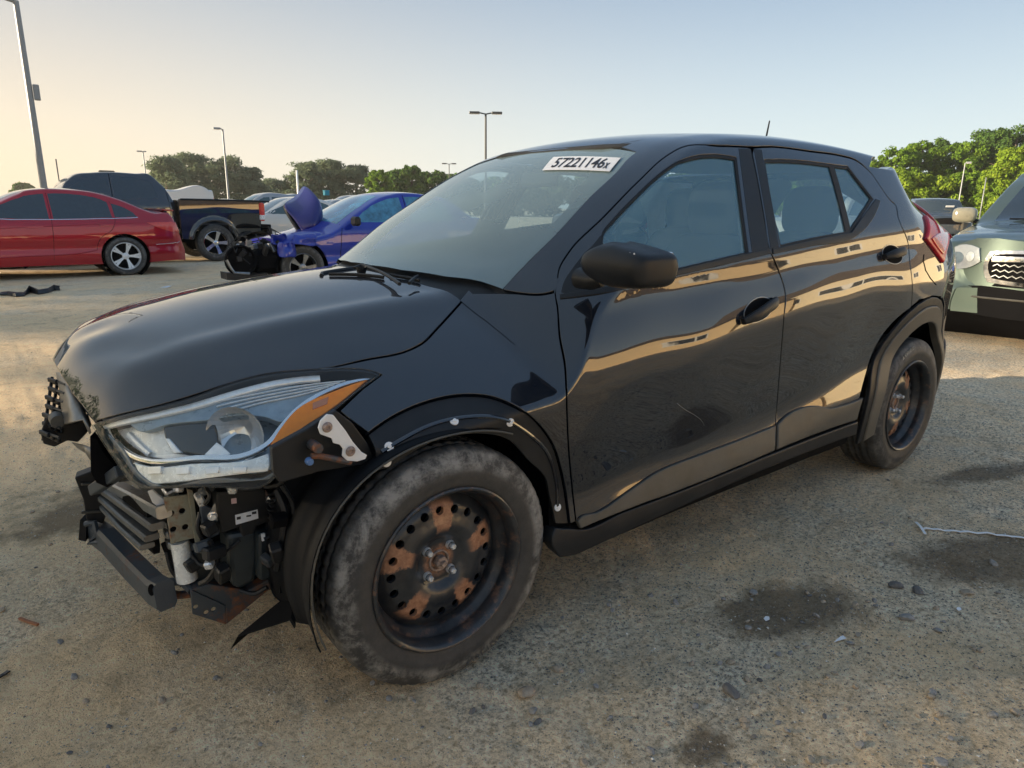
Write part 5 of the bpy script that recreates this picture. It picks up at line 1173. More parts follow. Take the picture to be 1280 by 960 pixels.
# ------------------------------------------------------------------ cabin
def seat(x, y, hb, sx=1.0):
    s = superegg((x - .22, y, .50), (.26, .25, .09), .5, 24, 12); s.add(*((lambda q: (q.V, q.F))(superegg((x + .02, y, .80), (.085, .24, .33), .5, 24, 14, lambda p: np.array([p[0] + .9 * p[2] * .9, p[1] * (1 - .12 * max(0, p[2])), p[2]])))), True)
    s.add(*((lambda q: (q.V, q.F))(superegg((x + .12, y, hb), (.06, .135, .12), .6, 20, 12))), True); s.build('seat', M['seat'], K, autosmooth=False)
seat(1.52, -.38, 1.22); seat(1.52, .38, 1.22); seat(2.26, -.37, 1.22); seat(2.26, .37, 1.22)
m = MB(); m.tube([(1.40, -.38, .98), (1.43, -.38, 1.02)], .01)
sw = MB(); th = np.linspace(0, 2 * math.pi, 33); ax1 = np.array([0, 1, 0]); ax2 = np.array([-.42, 0, .90]); cc = np.array([.95, -.38, .98])
sw.tube([cc + .18 * (math.cos(t) * ax1 + math.sin(t) * ax2) for t in th], .014, 8, cap=False); sw.tube([cc - ax1 * .17, cc, cc + ax1 * .17], .016, 6); sw.build('steering_wheel', M['seat'], K)
dash = superegg((.62, 0, .90), (.30, .72, .13), .45, 28, 14); dash.build('dashboard', M['seat'], K, autosmooth=False)
for sg in (-1, 1):
    V = []; nx_, nz_ = 24, 8
    for i in range(nx_):
        for j in range(nz_): x = 1.95 + .75 * i / (nx_ - 1); z = 1.38 - .22 * j / (nz_ - 1) - .12 * math.sin(i * .5) * (j / 7) ; V.append((x, sg * (.60 + .01 * math.sin(i * 1.3 + j) + .05 * (1.38 - z) / .2), z))
    if sg > 0: o = mk('curtain_airbag', V, [(i * nz_ + j, i * nz_ + j + 1, (i + 1) * nz_ + j + 1, (i + 1) * nz_ + j) for i in range(nx_ - 1) for j in range(nz_ - 1)], M['airbag'], K)
m = MB(); m.box((.98, 0, 1.335), (.03, .22, .06), (0, .2, 0), .01); m.build('cabin_mirror', M['seat'], K)
m = MB(); hl_ = superegg((1.9, 0, 1.44), (.9, .52, .02), .4, 24, 8); hl_.build('headlining', M['seat'], K, autosmooth=False)
# scratches on the near door
sp = B.ev(B.px(crv([(846,504),(858,513),(870,520),(877,526),(880,532)], 5, closed=False))); m = MB(); m.tube(sp[0] + sp[1] * .0004, .0006, 4); m.build('door_scratch', M['grille_trim'], K)
# ------------------------------------------------------------------ other vehicles
M['dark_glass'] = plain('dark_car_glass', (.03, .042, .052), .03, var=.1, coat=1.0)
M['teal_glass'] = plain('sky_tinted_car_glass', (.05, .09, .10), .04, var=.1, coat=1.0)
M['chrome_wheel'] = plain('chrome_wheel', (.72, .73, .75), .18, 1.0, var=.15)
def wheel2(parent, pos, r, w_, rimr, nsp, mat, side=-1, shared=None, split=True, name='wheel'):
    if shared:
        c_ = dup(shared, None, 0, parent); c_.matrix_local = Matrix.Translation(pos) @ (Matrix.Identity(4) if side < 0 else Matrix.Rotation(math.pi, 4, 'Z')); return c_
    m = MB(); h = w_ / 2; m.lathe([(rimr, -h * .85), (rimr + .02, -h), (r * .9, -h * 1.02), (r * .965, -h * .88), (r, -h * .7), (r, -h * .1), (r * .985, -h * .08), (r * .985, h * .08), (r, h * .1), (r, h * .7), (r * .965, h * .88), (r * .9, h * 1.02), (rimr, h * .85)], n=64)
    t_ = m.build(name, M['tyre'], parent, recalc=False)
    m = MB(); m.lathe([(rimr + .004, -h * .86), (rimr - .006, -h * .92), (rimr - .014, -h * .80), (rimr - .018, -h * .3), (rimr - .02, h * .8)], n=48)
    for k in range(nsp):
        a0 = 2 * math.pi * k / nsp
        for da in ((-.075, .075) if split else (0,)):
            a = a0 + da; ww = .017 if split else .034
            rr = [.045, rimr * .5, rimr - .012]; P = []
            for i, q in enumerate(rr):
                aa = a0 + da * (.5 if i == 0 else 1 if i == 1 else 1.6); c = np.array([q * math.cos(aa), 0, q * math.sin(aa)]); tt = np.array([-math.sin(aa), 0, math.cos(aa)]); yv = [-h * .62, -h * .70, -h * .80][i]; wv = ww * [.9, .9, 1.25][i]
                P += [c + tt * wv + [0, yv, 0], c - tt * wv + [0, yv, 0], c - tt * wv * .8 + [0, yv + .03, 0], c + tt * wv * .8 + [0, yv + .03, 0]]
            F = [(i * 4 + j, i * 4 + (j + 1) % 4, (i + 1) * 4 + (j + 1) % 4, (i + 1) * 4 + j) for i in range(2) for j in range(4)]; m.add(P, F)
    m.lathe([(0, -h * .72), (.03, -h * .72), (.055, -h * .62), (.06, -h * .4)], n=24)
    m.build('rim', mat, t_, recalc=True); b = MB(); b.lathe([(0, -.01), (rimr - .02, -.01)], n=24); b.build('brake_disc', M['inner_black'], t_, recalc=False)
    t_.matrix_local = Matrix.Translation(pos) @ (Matrix.Identity(4) if side < 0 else Matrix.Rotation(math.pi, 4, 'Z')); return t_
def vehicle(name, label, cat, loc, rz, p, group=None, simple=False):
    """p: x0,x1 ends; W half-width knots; top = roof/bonnet profile knots; belt; wheels xf,xr,r; paint; windows (side polygons), glass front/rear (x ranges)"""
    o = thing(name, label, cat, loc, rz, group); belt = p['belt']; tum = p.get('tum', .5)
    def wf_(X, Z):
        b = spl(p['W'], X[:, 0])[:, None]; low = np.clip((.45 - Z) / .3, 0, 1)**2 * -.05; mid = -.02 * np.clip((Z - .62) / .3, 0, 1) - .025 * np.exp(-((Z - .50) / .08)**2) * p.get('crease', 1)
        up = -tum * np.clip(Z - belt, 0, 9) - .10 * np.clip((Z - belt + .05) / .05, 0, 1) * .2; end = -np.clip((X - p['x1'] + .35) / .35, 0, 1)**2 * .10 - np.clip((p['x0'] + .35 - X) / .35, 0, 1)**2 * .10
        return b + low + mid + up + end
    def hf(X, Yv):
        a = np.abs(Yv); Xb = np.broadcast_to(X[:, None], a.shape) if (a.ndim == 2 and X.ndim == 1) else X; f = p.get('plan', .16)
        xe = Xb - f * a**2 * np.where(Xb < (p['x0'] + p['x1']) / 2, 1, -.7); return spl(p['top'], xe.ravel()).reshape(np.shape(xe)) - p.get('crown', .07) * a**2
    S = Shell(p['x0'], p['x1'], wf_, hf, z0=p.get('z0', .20), zmax=2.3, dx=.03, sr=3, sx=.8)
    xf, xr, wr_ = p['xf'], p['xr'], p['r']; ar = wr_ + .055
    bot = [(p['x0'] + .02, p.get('z0', .2) + .01)]
    for cx in (xf, xr):
        if cx is None: continue
        a0 = math.degrees(math.asin(min(.95, max(-.95, (p.get('z0', .2) + .01 - wr_) / ar)))); bot += [(cx + ar * math.cos(R(t)), wr_ + ar * math.sin(R(t))) for t in np.linspace(180 - a0, a0, 22)]
    bot += [(p['x1'] - .02, p.get('z0', .2) + .01)]
    B0 = S.xz(bot); full = list(B0) + [np.array([u, 4 - s]) for u, s in B0[::-1]]
    side_w = [S.xz(crv(wp, 5)) for wp in p.get('windows', [])]
    panel('body', S, full, p['paint'], o, step=.05 if not simple else .09, thick=.012, bev=.002)
    for e in (0, -1):
        row = S.P[e]; V = [tuple(v) for v in row] + [(v[0], -v[1], v[2]) for v in row[::-1]]; m = MB(); m.add(V, [tuple(range(len(V)))]); m.build('end_cap', p['paint'], o, recalc=False)
    gl = p.get('glass', M['dark_glass'])
    for w_ in side_w:
        panel('side_window', S, w_, gl, o, off=.002, thick=.003, step=.1, bev=0); panel('side_window', S, S.mirror(w_), gl, o, off=.002, thick=.003, step=.1, bev=0)
    for nm, (xa, xb, sj) in p.get('screens', {}).items():
        q = [np.array(v) for v in ((xa, 2.0), (xa + .02, 1.6), (xa + .06, sj), (xb + .02, sj + .03), (xb + .01, 1.6), (xb, 2.0))]
        q = q + [np.array([u, 4 - s]) for u, s in q[::-1] if s < 1.995]; panel(nm, S, q, gl, o, off=.002, thick=.003, step=.08, bev=0)
    m = MB(); m.box(((xf + xr) / 2 if xr else xf + 1.2, 0, .42), ((xr or xf + 2.4) - xf - .1, 1.2, .34), None, .03); m.build('underbody', M['inner_black'], o)
    for cx in (xf, xr):
        if cx is None: continue
        m = MB(); m.lathe([(ar + .01, -.85), (ar + .01, .85)], c=(cx, 0, wr_), n=32); q = m.build('wheel_well', M['inner_black'], o, recalc=False); q.scale = (1, p.get('hw', .85) / .87, 1)
    first = None
    for cx in (xf, xr):
        if cx is None: continue
        for sd_ in (-1, 1):
            pos = (cx, sd_ * (p.get('hw', .86) - .115), wr_)
            if first is None: first = wheel2(o, pos, wr_, p.get('tw', .21), p['rim'], p.get('nsp', 5), p['rimmat'], sd_, split=p.get('split', True))
            else: wheel2(o, pos, wr_, .21, 0, 0, None, sd_, shared=first)
    return o, S
def sp(S, o, name, xzpts, mat, off=.004, mirror=True, thick=.006, n=5, label=None, smooth=True):
    uv = S.xz(crv(xzpts, n) if smooth else xzpts); q = panel(name, S, uv, mat, o, label, off=off, thick=thick, step=.06, bev=.001)
    if mirror: panel(name, S, S.mirror(uv), mat, o, off=off, thick=thick, step=.06, bev=.001)
    return q
def gap(S, o, pts, r=.004, mat=None, name='door_gap'):
    p_, n_ = S.ev(S.xz(crv(pts, 5, closed=False))); m = MB(); m.tube(p_ - n_ * r * .3, r, 5, cap=False); return m.build(name, mat or M['inner_black'], o)
def W_(h, x0, x1, f=.5, r=.45): return [(x0, h * .72), (x0 + .15, h * .84), (x0 + f, h * .95), (x0 + 1.1, h), (x1 - 1.0, h), (x1 - r, h * .95), (x1 - .12, h * .86), (x1, h * .76)]

# red sedan
red = carpaint('red_car_paint', (.42, .012, .025), coat_ior=1.6, dust_sheen=.15, rough=.35, metal=.35)
sedan_top = [(-.95,.50),(-.88,.66),(-.78,.74),(-.4,.86),(.1,.95),(.50,1.00),(.56,1.02),(.95,1.22),(1.35,1.40),(1.7,1.465),(2.1,1.47),(2.5,1.43),(2.9,1.31),(3.25,1.155),(3.42,1.10),(3.60,1.105),(3.68,1.07),(3.74,.92),(3.80,.72),(3.84,.45)]
rc = ground(161, 344)
RS = dict(x0=-.95, x1=3.84, W=W_(.915, -.95, 3.84), top=sedan_top, belt=.93, xf=0, xr=2.795, r=.33, rim=.235, nsp=5, rimmat=M['lamp_silver'], paint=red, hw=.915,
    windows=[[(.62,.98,0),(1.05,1.16),(1.50,1.335),(1.72,1.365,0),(1.74,.965,0)], [(1.80,.965,0),(1.78,1.37,0),(2.15,1.365),(2.50,1.30),(2.62,1.245,0),(2.66,.985,0)], [(2.70,.99,0),(2.68,1.22,0),(2.98,1.08),(3.05,1.0,0)]],
    screens={'windscreen': (.60, 1.45, 1.25), 'rear_window': (2.62, 3.24, 1.3)})
XOFF = 2.795
red_o, red_s = vehicle('red_sedan', 'dark red four door sedan with silver alloy wheels at the left edge', 'car', (rc[0] - XOFF, rc[1] + .90, 0), 0, RS)
for pts in ([(.62,.97),(1.1,.96),(1.75,.955),(2.4,.965),(3.06,.985)],): gap(red_s, red_o, pts, .010, M['chrome'], 'window_trim')
for pts in ([(1.76,1.38),(1.77,.96),(1.76,.7),(1.72,.30)], [(2.66,1.26),(2.70,.97),(2.62,.78),(2.45,.66),(2.36,.45)], [(.56,1.0),(.50,.8),(.48,.4)]): gap(red_s, red_o, pts)
sp(red_s, red_o, 'tail_lamp', [(3.18,.90,0),(3.45,.905),(3.70,.90,0),(3.75,.80,0),(3.66,.72,0),(3.42,.79)], M['red_bright'], .012)
sp(red_s, red_o, 'door_handle', [(1.42,.845,0),(1.64,.86,0),(1.64,.825,0),(1.42,.81,0)], red, .025, thick=.03)
sp(red_s, red_o, 'door_handle', [(2.45,.875,0),(2.66,.885,0),(2.66,.85,0),(2.45,.845,0)], red, .025, thick=.03)
gap(red_s, red_o, [(.6,.80),(1.4,.835),(2.2,.87),(3.1,.90)], .007, red, 'body_crease'); gap(red_s, red_o, [(.45,.36),(1.4,.38),(2.2,.42),(2.36,.45)], .014, red, 'sill_crease'); gap(red_s, red_o, [(3.30,.52),(3.5,.53),(3.72,.545)], .005, M['chrome'], 'bumper_line')
m = MB(); m.box((3.60, 0, 1.115), (.20, 1.25, .03), (0, .08, 0), .012); m.build('boot_spoiler', red, red_o)
# pickup truck behind it
navy = carpaint('dark_blue_car_paint', (.010, .013, .020), coat_ior=1.9, dust_sheen=.4, rough=.4)
pc = ground(263, 326.5)
pick_top = [(-1.0,.6),(-.93,.95),(-.8,1.10),(-.3,1.17),(.55,1.21),(.62,1.24),(1.05,1.58),(1.28,1.78),(1.6,1.84),(2.4,1.85),(2.68,1.825),(2.76,1.74),(3.02,1.36),(3.04,1.30)]
PK = dict(x0=-1.0, x1=3.04, W=[(-1,.80),(-.8,.93),(-.3,.98),(3.04,.99)], top=pick_top, belt=1.24, tum=.33, xf=0, xr=None, r=.40, rim=.255, nsp=5, rimmat=M['chrome_wheel'], split=False, paint=navy, hw=1.0, plan=.08, crown=.05, z0=.42,
    windows=[[(.95,1.32,0),(1.28,1.62),(1.42,1.69,0),(1.80,1.69,0),(1.82,1.30,0)], [(1.90,1.30,0),(1.90,1.69,0),(2.50,1.70),(2.60,1.66,0),(2.70,1.34,0)]], screens={'windscreen': (.72, 1.32, 1.2)})
DX = 3.77
pk_o, pk_s = vehicle('pickup_truck', 'dark navy crew cab pickup with chrome wheels and dented bed side behind the red sedan', 'pickup', (pc[0] - DX + .14, pc[1] + .88, 0), 0, PK)
gap(pk_s, pk_o, [(1.86,1.80),(1.86,1.2),(1.84,.6)], .007); gap(pk_s, pk_o, [(2.84,1.7),(2.90,1.3),(2.88,.6)], .007)
m = MB(); m.box((1.95, 0, 1.87), (.30, .12, .05), None, .02); m.build('roof_light', M['black_plastic'], pk_o)
# bed: outer side with arch, dented towards the tail
def bedf(u, v): # u x, v z
    dent = .16 * np.exp(-((u - 4.55) / .38)**2) * np.clip((1.02 - v) / .45, 0, 1)**1.0 + .03 * np.sin(u * 9) * np.clip((u - 3.9) / .5, 0, 1) * np.clip((1.0 - v) / .3, 0, 1)
    bulge = .025 * np.exp(-((np.hypot(u - DX, v - .40) - .50) / .04)**2)
    return np.stack([u, -(.985 - .03 * np.clip(v - 1.1, 0, 1)) + dent - bulge, v + .10 * np.clip((u - 4.1) / .9, 0, 1) * np.clip((.95 - v) / .45, 0, 1)], 1)
BS = Plan(bedf); arcp = [(DX + .47 * math.cos(R(t)), .40 + .47 * math.sin(R(t))) for t in np.linspace(170, 12, 22)]
bo = [(3.08, .50)] + arcp + [(4.45, .52), (4.78, .60), (4.82, 1.30), (4.6, 1.315), (3.08, 1.33)]
panel('bed_side', BS, [np.array(p_) for p_ in bo], navy, pk_o, 'bed side crumpled behind the wheel', step=.05, thick=.04)
BS2 = Plan(lambda u, v: np.stack([u, .985 - .03 * np.clip(v - 1.1, 0, 1), v], 1), flip=False); panel('bed_side', BS2, [np.array(p_) for p_ in bo], navy, pk_o, step=.1, thick=.04)
m = MB(); m.box((4.05, 0, .75), (1.95, 1.86, .08), None, .01); m.build('bed_floor', M['inner_black'], pk_o)
m = MB(); m.box((3.10, 0, 1.02), (.05, 1.9, .6), None, .01); m.build('bed_front', navy, pk_o)
m = MB(); m.box((4.8, 0, .95), (.06, 1.7, .62), None, .02); m.build('tailgate', navy, pk_o)
m = MB(); m.box((4.82, -.955, 1.07), (.12, .12, .40), None, .025); q = m.build('tail_lamp', M['red_bright'], pk_o); m = MB(); m.box((4.82, -.958, .95), (.125, .125, .13), None, .02); m.build('reversing_lens', M['lamp_pale'], q)
m = MB(); m.tube([(4.25, -.86, .52), (4.7, -.80, .66), (5.1, -.70, .62)], .035, 8); m.build('bent_trim', M['black_plastic'], pk_o)
m = MB(); m.box((4.95, 0, .62), (.12, 1.7, .18), (0, 0, R(5)), .03); m.build('rear_bumper', M['black_plastic'], pk_o)
pkw = [c for c in pk_o.children if c.name.startswith('wheel') and not c.name.startswith('wheel_well')][0]
for sd_ in (-1, 1): c_ = dup(pkw, None, 0, pk_o); c_.matrix_local = Matrix.Translation((DX, sd_ * .86, .40)) @ (Matrix.Identity(4) if sd_ < 0 else Matrix.Rotation(math.pi, 4, 'Z'))
m = MB(); m.box((4.2, 0, .48), (2.2, .9, .16)); m.build('chassis_frame', M['inner_black'], pk_o); m = MB(); m.tube([(DX, -.8, .4), (DX, .8, .4)], .05, 8); m.build('rear_axle', M['inner_black'], pk_o)
uvq = [np.array(p_) for p_ in ((4.38, 1.235), (4.92, 1.225), (4.92, 1.165), (4.38, 1.175))]
V, F = textmesh('PICKUP') if False else (None, None)
gap_ = BS.ev(np.array([[3.12, 1.325], [3.6, 1.322], [4.2, 1.318], [4.6, 1.31], [5.0, 1.298]])); m = MB(); m.tube(gap_[0], .022, 6); m.build('bed_rail_cap', M['black_plastic'], pk_o)

# blue wrecked hatchback, bonnet folded up
blue = carpaint('bright_blue_car_paint', (.012, .035, .36), coat_ior=1.6, dust_sheen=.2, rough=.35, metal=.2)
bgl = plain('blue_wrapped_glass', (.045, .20, .34), .08, var=.5, scale=6, coat=1.0)
bw = ground(375, 352)
blue_top = [(-.62,.40),(-.55,.60),(-.3,.70),(.1,.80),(.45,.90),(.58,.975),(1.0,1.20),(1.45,1.40),(1.8,1.455),(2.3,1.45),(2.8,1.36),(3.2,1.10),(3.5,.98),(3.62,.7),(3.66,.4)]
BL = dict(x0=-.20, x1=3.66, W=[(-.62,.70),(-.3,.82),(.2,.88),(1.1,.90),(2.8,.90),(3.4,.84),(3.66,.74)], top=blue_top, belt=.93, xf=.05, xr=2.65, r=.33, rim=.21, nsp=5, rimmat=M['satin_metal'], paint=blue, hw=.90, glass=bgl,
    windows=[[(.90,.985,0),(1.10,1.13),(1.50,1.315),(1.78,1.365,0),(1.82,.975,0)], [(1.92,.975,0),(1.88,1.37,0),(2.3,1.36),(2.62,1.28,0),(2.75,1.0,0)]], screens={'windscreen': (.62, 1.45, 1.2), 'rear_window': (2.85, 3.3, 1.3)})
bp0 = at(378, 308, 2, .64)
bl_x, bl_y = bp0[0] - .05, bp0[1] + .88
bl_o, bl_s = vehicle('wrecked_blue_car', 'bright blue car with smashed front and its bonnet folded upright', 'car', (bl_x, bl_y, 0), 0, BL)
gap(bl_s, bl_o, [(.70,.95),(.66,.7),(.64,.35)], .006); gap(bl_s, bl_o, [(1.86,1.40),(1.86,.9),(1.84,.35)], .006)
def loc_at(px_, py_, yl, root): q = at(px_, py_, 1, root.location[1] + yl); return q - np.array(root.location)
def sheet_loc(name, rows, root, mat, thick=.02, label=None):
    G = [[loc_at(a, b, y, root) for a, b, y in r] for r in rows]; nr, nc = len(G), len(G[0]); V = [p_ for r in G for p_ in r]; F = [(i * nc + j, i * nc + j + 1, (i + 1) * nc + j + 1, (i + 1) * nc + j) for i in range(nr - 1) for j in range(nc - 1)]
    q = mk(name, V, F, mat, root, smooth=True); s_ = q.modifiers.new('sub', 'SUBSURF'); s_.levels = 2; s_.render_levels = 2; s_ = q.modifiers.new('solid', 'SOLIDIFY'); s_.thickness = thick
    if label: q['label'] = label
    return q
hb = sheet_loc('bonnet', [[(379,229,.45),(374,241,.40),(364,250,.30),(352,254,.1)], [(391,240,.05),(386,258,-.12),(377,267,-.15),(365,270,-.05)], [(401,252,-.15),(399,271,-.35),(391,284,-.35),(377,288,-.2)], [(404,264,-.1),(404,284,-.2),(399,297,-.25),(384,301,-.2)]], bl_o, carpaint('violet_blue_paint', (.016, .016, .16), coat_ior=1.5, dust_sheen=.15), .03, 'bonnet bent upright')
sheet_loc('bonnet_underside', [[(352,254,.2),(362,270,.05),(372,288,-.02),(380,299,-.1)], [(362,252,.22),(373,270,.1),(384,284,-.0),(393,298,-.12)]], bl_o, M['black_plastic'], .05)
sheet_loc('torn_wing', [[(352,322,-.9),(360,306,-.9),(380,303,-.9),(400,310,-.9)], [(346,310,-.86),(356,298,-.86),(378,295,-.86),(404,300,-.86)], [(345,302,-.7),(357,292,-.7),(380,288,-.7),(408,290,-.75)]], bl_o, blue, .01)
cz = np.random.default_rng(21)
for (a0, b0_, w0_, h0_, yy) in ((380,300,15,7,-.93),(358,312,11,9,-.93),(348,300,10,7,-.80)):
    rows = [[(a0 - w0_ + 2 * w0_ * i / 3 + cz.uniform(-2, 2), b0_ - h0_ + 2 * h0_ * j / 3 + cz.uniform(-2, 2), yy + cz.uniform(-.10, .05)) for i in range(4)] for j in range(4)]
    sheet_loc('crumpled_panel', rows, bl_o, blue, .008)
cr = np.random.default_rng(11); m = MB(); m2 = MB()
for k in range(70):
    a, b = cr.uniform(286, 352), cr.uniform(296, 344)
    if b < 296 + (352 - a) * .18: continue
    c = loc_at(a, b, cr.uniform(-.85, .5), bl_o); (m if k % 3 else m2).box(c, cr.uniform(.03, .16, 3), cr.uniform(0, 3, 3), .006)
for k in range(26):
    a, b = cr.uniform(290, 350), cr.uniform(292, 340); c = loc_at(a, b, cr.uniform(-.85, 0), bl_o); m.tube([c, c + cr.normal(size=3) * .08, c + cr.normal(size=3) * .14], .008, 5)
q = m.build('crushed_engine_parts', M['black_plastic'], bl_o); q['kind'] = 'stuff'; q = m2.build('crushed_metal_parts', M['satin_metal'], bl_o); q['kind'] = 'stuff'
m = MB(); m.box(loc_at(330, 324, -.2, bl_o), (.70, 1.2, .34), (0, .06, 0), .08); m.build('engine_block', M['inner_black'], bl_o)
m = MB(); m.lathe([(.20,-.03),(.22,-.02),(.22,.02),(.20,.03),(.18,.0)], c=loc_at(301, 326, -.84, bl_o), n=28, closed=True)
m.lathe([(0,.0),(.19,.01)], c=loc_at(301, 326, -.84, bl_o), n=28); m.build('fan_ring', M['inner_black'], bl_o); m = MB(); m.tube([loc_at(283,325,-.86,bl_o), loc_at(287,333,-.86,bl_o), loc_at(293,341,-.86,bl_o), loc_at(312,342,-.86,bl_o)], .022, 8); m.build('bent_bumper_bar', M['satin_metal'], bl_o)
m = MB(); m.prism([loc_at(*q_, -.88, bl_o) for q_ in ((283,341),(312,344),(335,341),(330,352),(284,350))], (0, .3, 0)); m.build('lower_splitter', M['black_plastic'], bl_o)
m = MB(); m.box((.86, -1.0, 1.0), (.10, .20, .14), None, .03); q = m.build('door_mirror', M['black_plastic'], bl_o)

# pale green crossover at the right edge, facing the camera
green = carpaint('pale_green_car_paint', (.13, .175, .15), coat_ior=1.5, dust_sheen=.35, rough=.4, metal=.35)
gtop = [(-.92,.55),(-.90,.80),(-.86,.93),(-.74,1.00),(-.4,1.07),(.1,1.125),(.36,1.15),(.42,1.165),(.75,1.38),(1.1,1.60),(1.35,1.68),(1.8,1.72),(2.6,1.71),(3.1,1.64),(3.45,1.2),(3.6,.9),(3.62,.5)]
fth = R(8); fx = np.array([math.cos(fth), math.sin(fth), 0]); fy = np.array([-math.sin(fth), math.cos(fth), 0])
GR = dict(x0=-.92, x1=3.62, W=[(-.92,.78),(-.85,.80),(-.7,.85),(-.4,.885),(0,.90),(2.8,.90),(3.4,.84),(3.62,.74)], top=gtop, belt=1.12, tum=.42, xf=0, xr=2.64, r=.345, rim=.215, nsp=5, rimmat=M['satin_metal'], paint=green, hw=.90, plan=.20, crown=.06, z0=.30,
    windows=[[(.80,1.18,0),(1.2,1.47),(1.42,1.56,0),(1.62,1.57,0),(1.66,1.16,0)], [(1.74,1.16,0),(1.72,1.58,0),(2.5,1.56),(2.62,1.2,0)], [(2.7,1.2,0),(2.6,1.55),(3.0,1.5),(3.15,1.25,0)]], screens={'windscreen': (.44, 1.20, 1.22)})
gcen = ground(1207, 411)        # contact of the front wheel nearer the middle of the photo
cen = np.array([gcen[0], gcen[1], 0]) - fy * .79 - np.array([.79, -.61, 0]) * .12
gr_o, gr_s = vehicle('green_crossover', 'pale green crossover with chrome framed grille facing left at the right edge', 'car', tuple(cen), fth, GR)
TG = (np.stack([fx, fy, np.array([0, 0, 1.])], 1), cen)
def frontf(xn, bulge=.30): return lambda u, v: np.stack([xn + bulge * u**2 + .25 * np.abs(u)**4 + .18 * np.clip(v - .80, 0, 1)**1 + .06 * np.clip(.5 - v, 0, 1), u, v], 1)
GF = Plan(frontf(-.985)); 
if GF.ev(np.array([[0, .6]]))[1][0][0] > 0: GF.flip = True
def fp(name, pts, mat, off=0., thick=.01, step=.05, mirror=False, label=None, smooth=True, par=None, surf=None, root=None):
    uv = crv(pts, 4) if smooth else np.array(pts, float); G_ = surf or GF; q = panel(name, G_, uv, mat, par or root or gr_o, label, off=off, thick=thick, step=step, bev=.002)
    if mirror: panel(name, G_, np.array([(-a, b) for a, b in uv[::-1]]), mat, par or root or gr_o, off=off, thick=thick, step=step, bev=.002)
    return q
fp('front_bumper', [(-.84,.34,0),(-.84,.62),(-.82,.84),(-.72,.93),(0,.965),(.72,.93),(.82,.84),(.84,.62),(.84,.34,0),(.5,.30),(0,.29),(-.5,.30)], green, 0, .06, .06)
fp('bumper_lower', [(-.80,.32,0),(-.78,.50),(-.60,.545),(0,.54),(.60,.545),(.78,.50),(.80,.32,0),(0,.27)], M['inner_black'], .015, .03, .06)
fp('grille_frame', [(-.40,.60,0),(-.45,.80),(-.42,.88,0),(0,.90),(.42,.88,0),(.45,.80),(.40,.60,0),(0,.575)], M['chrome'], .022, .03, .05)
fp('grille_mesh', [(-.365,.635,0),(-.41,.80),(-.385,.85,0),(0,.868),(.385,.85,0),(.41,.80),(.365,.635,0),(0,.61)], M['inner_black'], .026, .01, .05)
for k in range(3): z_ = .66 + .05 * k; p_, n_ = GF.ev(np.array([(a, z_) for a in np.linspace(-.37, .37, 24)])); m = MB(); m.tube(p_ + n_ * .03 + np.array([[0, 0, .010 * (-1)**i] for i in range(24)]), .006, 5); m.build('grille_slat', M['satin_metal'], gr_o)
for sg in (-1, 1): fp('grille_wing', [(sg*.10,.80,0),(sg*.39,.785,0),(sg*.39,.835,0),(sg*.10,.84,0)], M['chrome'], .034, .012)
em = fp('badge', [(.115 * math.cos(t), .805 + .055 * math.sin(t)) for t in np.linspace(0, 2*math.pi, 24, endpoint=False)], M['chrome'], .042, .02, smooth=False)
fp('badge_field', [(.098 * math.cos(t), .805 + .043 * math.sin(t)) for t in np.linspace(0, 2*math.pi, 24, endpoint=False)], plain('badge_blue', (.02, .08, .40), .2, var=.05, coat=1.0), .045, .004, smooth=False, par=em)
for (a, b, r_) in ((-.055,.812,.015),(.0,.825,.009),(.03,.81,.009),(.06,.822,.009),(.01,.792,.009),(.05,.788,.009)):
    st = [(a + (r_ if i % 2 == 0 else r_ * .35) * math.sin(math.pi * i / 4), b + (r_ if i % 2 == 0 else r_ * .35) * math.cos(math.pi * i / 4)) for i in range(8)]; fp('star', st, M['chrome'], .050, .003, smooth=False, par=em)
fp('headlamp', [(-.83,.72,0),(-.80,.84),(-.74,.90),(-.52,.90,0),(-.49,.78,0),(-.60,.71)], M['lamp_chrome'], .018, .03, .04, mirror=True)
fp('headlamp_lens', [(-.835,.715,0),(-.805,.845),(-.74,.905),(-.515,.905,0),(-.485,.775,0),(-.60,.705)], M['lens'], .032, .008, .04, mirror=True)
for sg in (-1, 1):
    fp('lamp_bowl', [(sg * .70 + .06 * math.cos(t), .80 + .055 * math.sin(t)) for t in np.linspace(0, 2*math.pi, 16, endpoint=False)], M['lamp_blue'], .022, .01, .04, smooth=False)
    fp('lamp_bowl', [(sg * .58 + .035 * math.cos(t), .82 + .045 * math.sin(t)) for t in np.linspace(0, 2*math.pi, 16, endpoint=False)], M['lamp_silver'], .024, .01, .04, smooth=False)
fp('lower_intake', [(-.36,.565,0),(.36,.565,0),(.34,.59,0),(-.34,.59,0)], M['inner_black'], .018, .01)
fp('fog_lamp_recess', [(-.76,.40,0),(-.76,.50),(-.52,.50,0),(-.50,.40,0)], M['inner_black'], .022, .02, mirror=True)
p_, n_ = GF.ev(np.array([(a, .455) for a in np.linspace(-.6, .6, 20)])); m = MB(); m.tube(p_ + n_ * .025, .010, 6); m.build('bumper_strip', M['grey_plastic'], gr_o)
for sg in (-1, 1):
    m = superegg((.70, sg * 1.02, 1.20), (.07, .12, .085), .6, 24, 12); q = m.build('door_mirror', plain('sunlit_mirror_cap', (.55, .50, .36), .3, var=.1, coat=1.0) if sg > 0 else green, gr_o, autosmooth=False); m = MB(); m.tube([(.74, sg * .84, 1.12), (.72, sg * .95, 1.14)], .025, 8); m.build('mirror_arm', M['black_plastic'], q)  # one green cap coloured cream, the low sun's warmth painted in
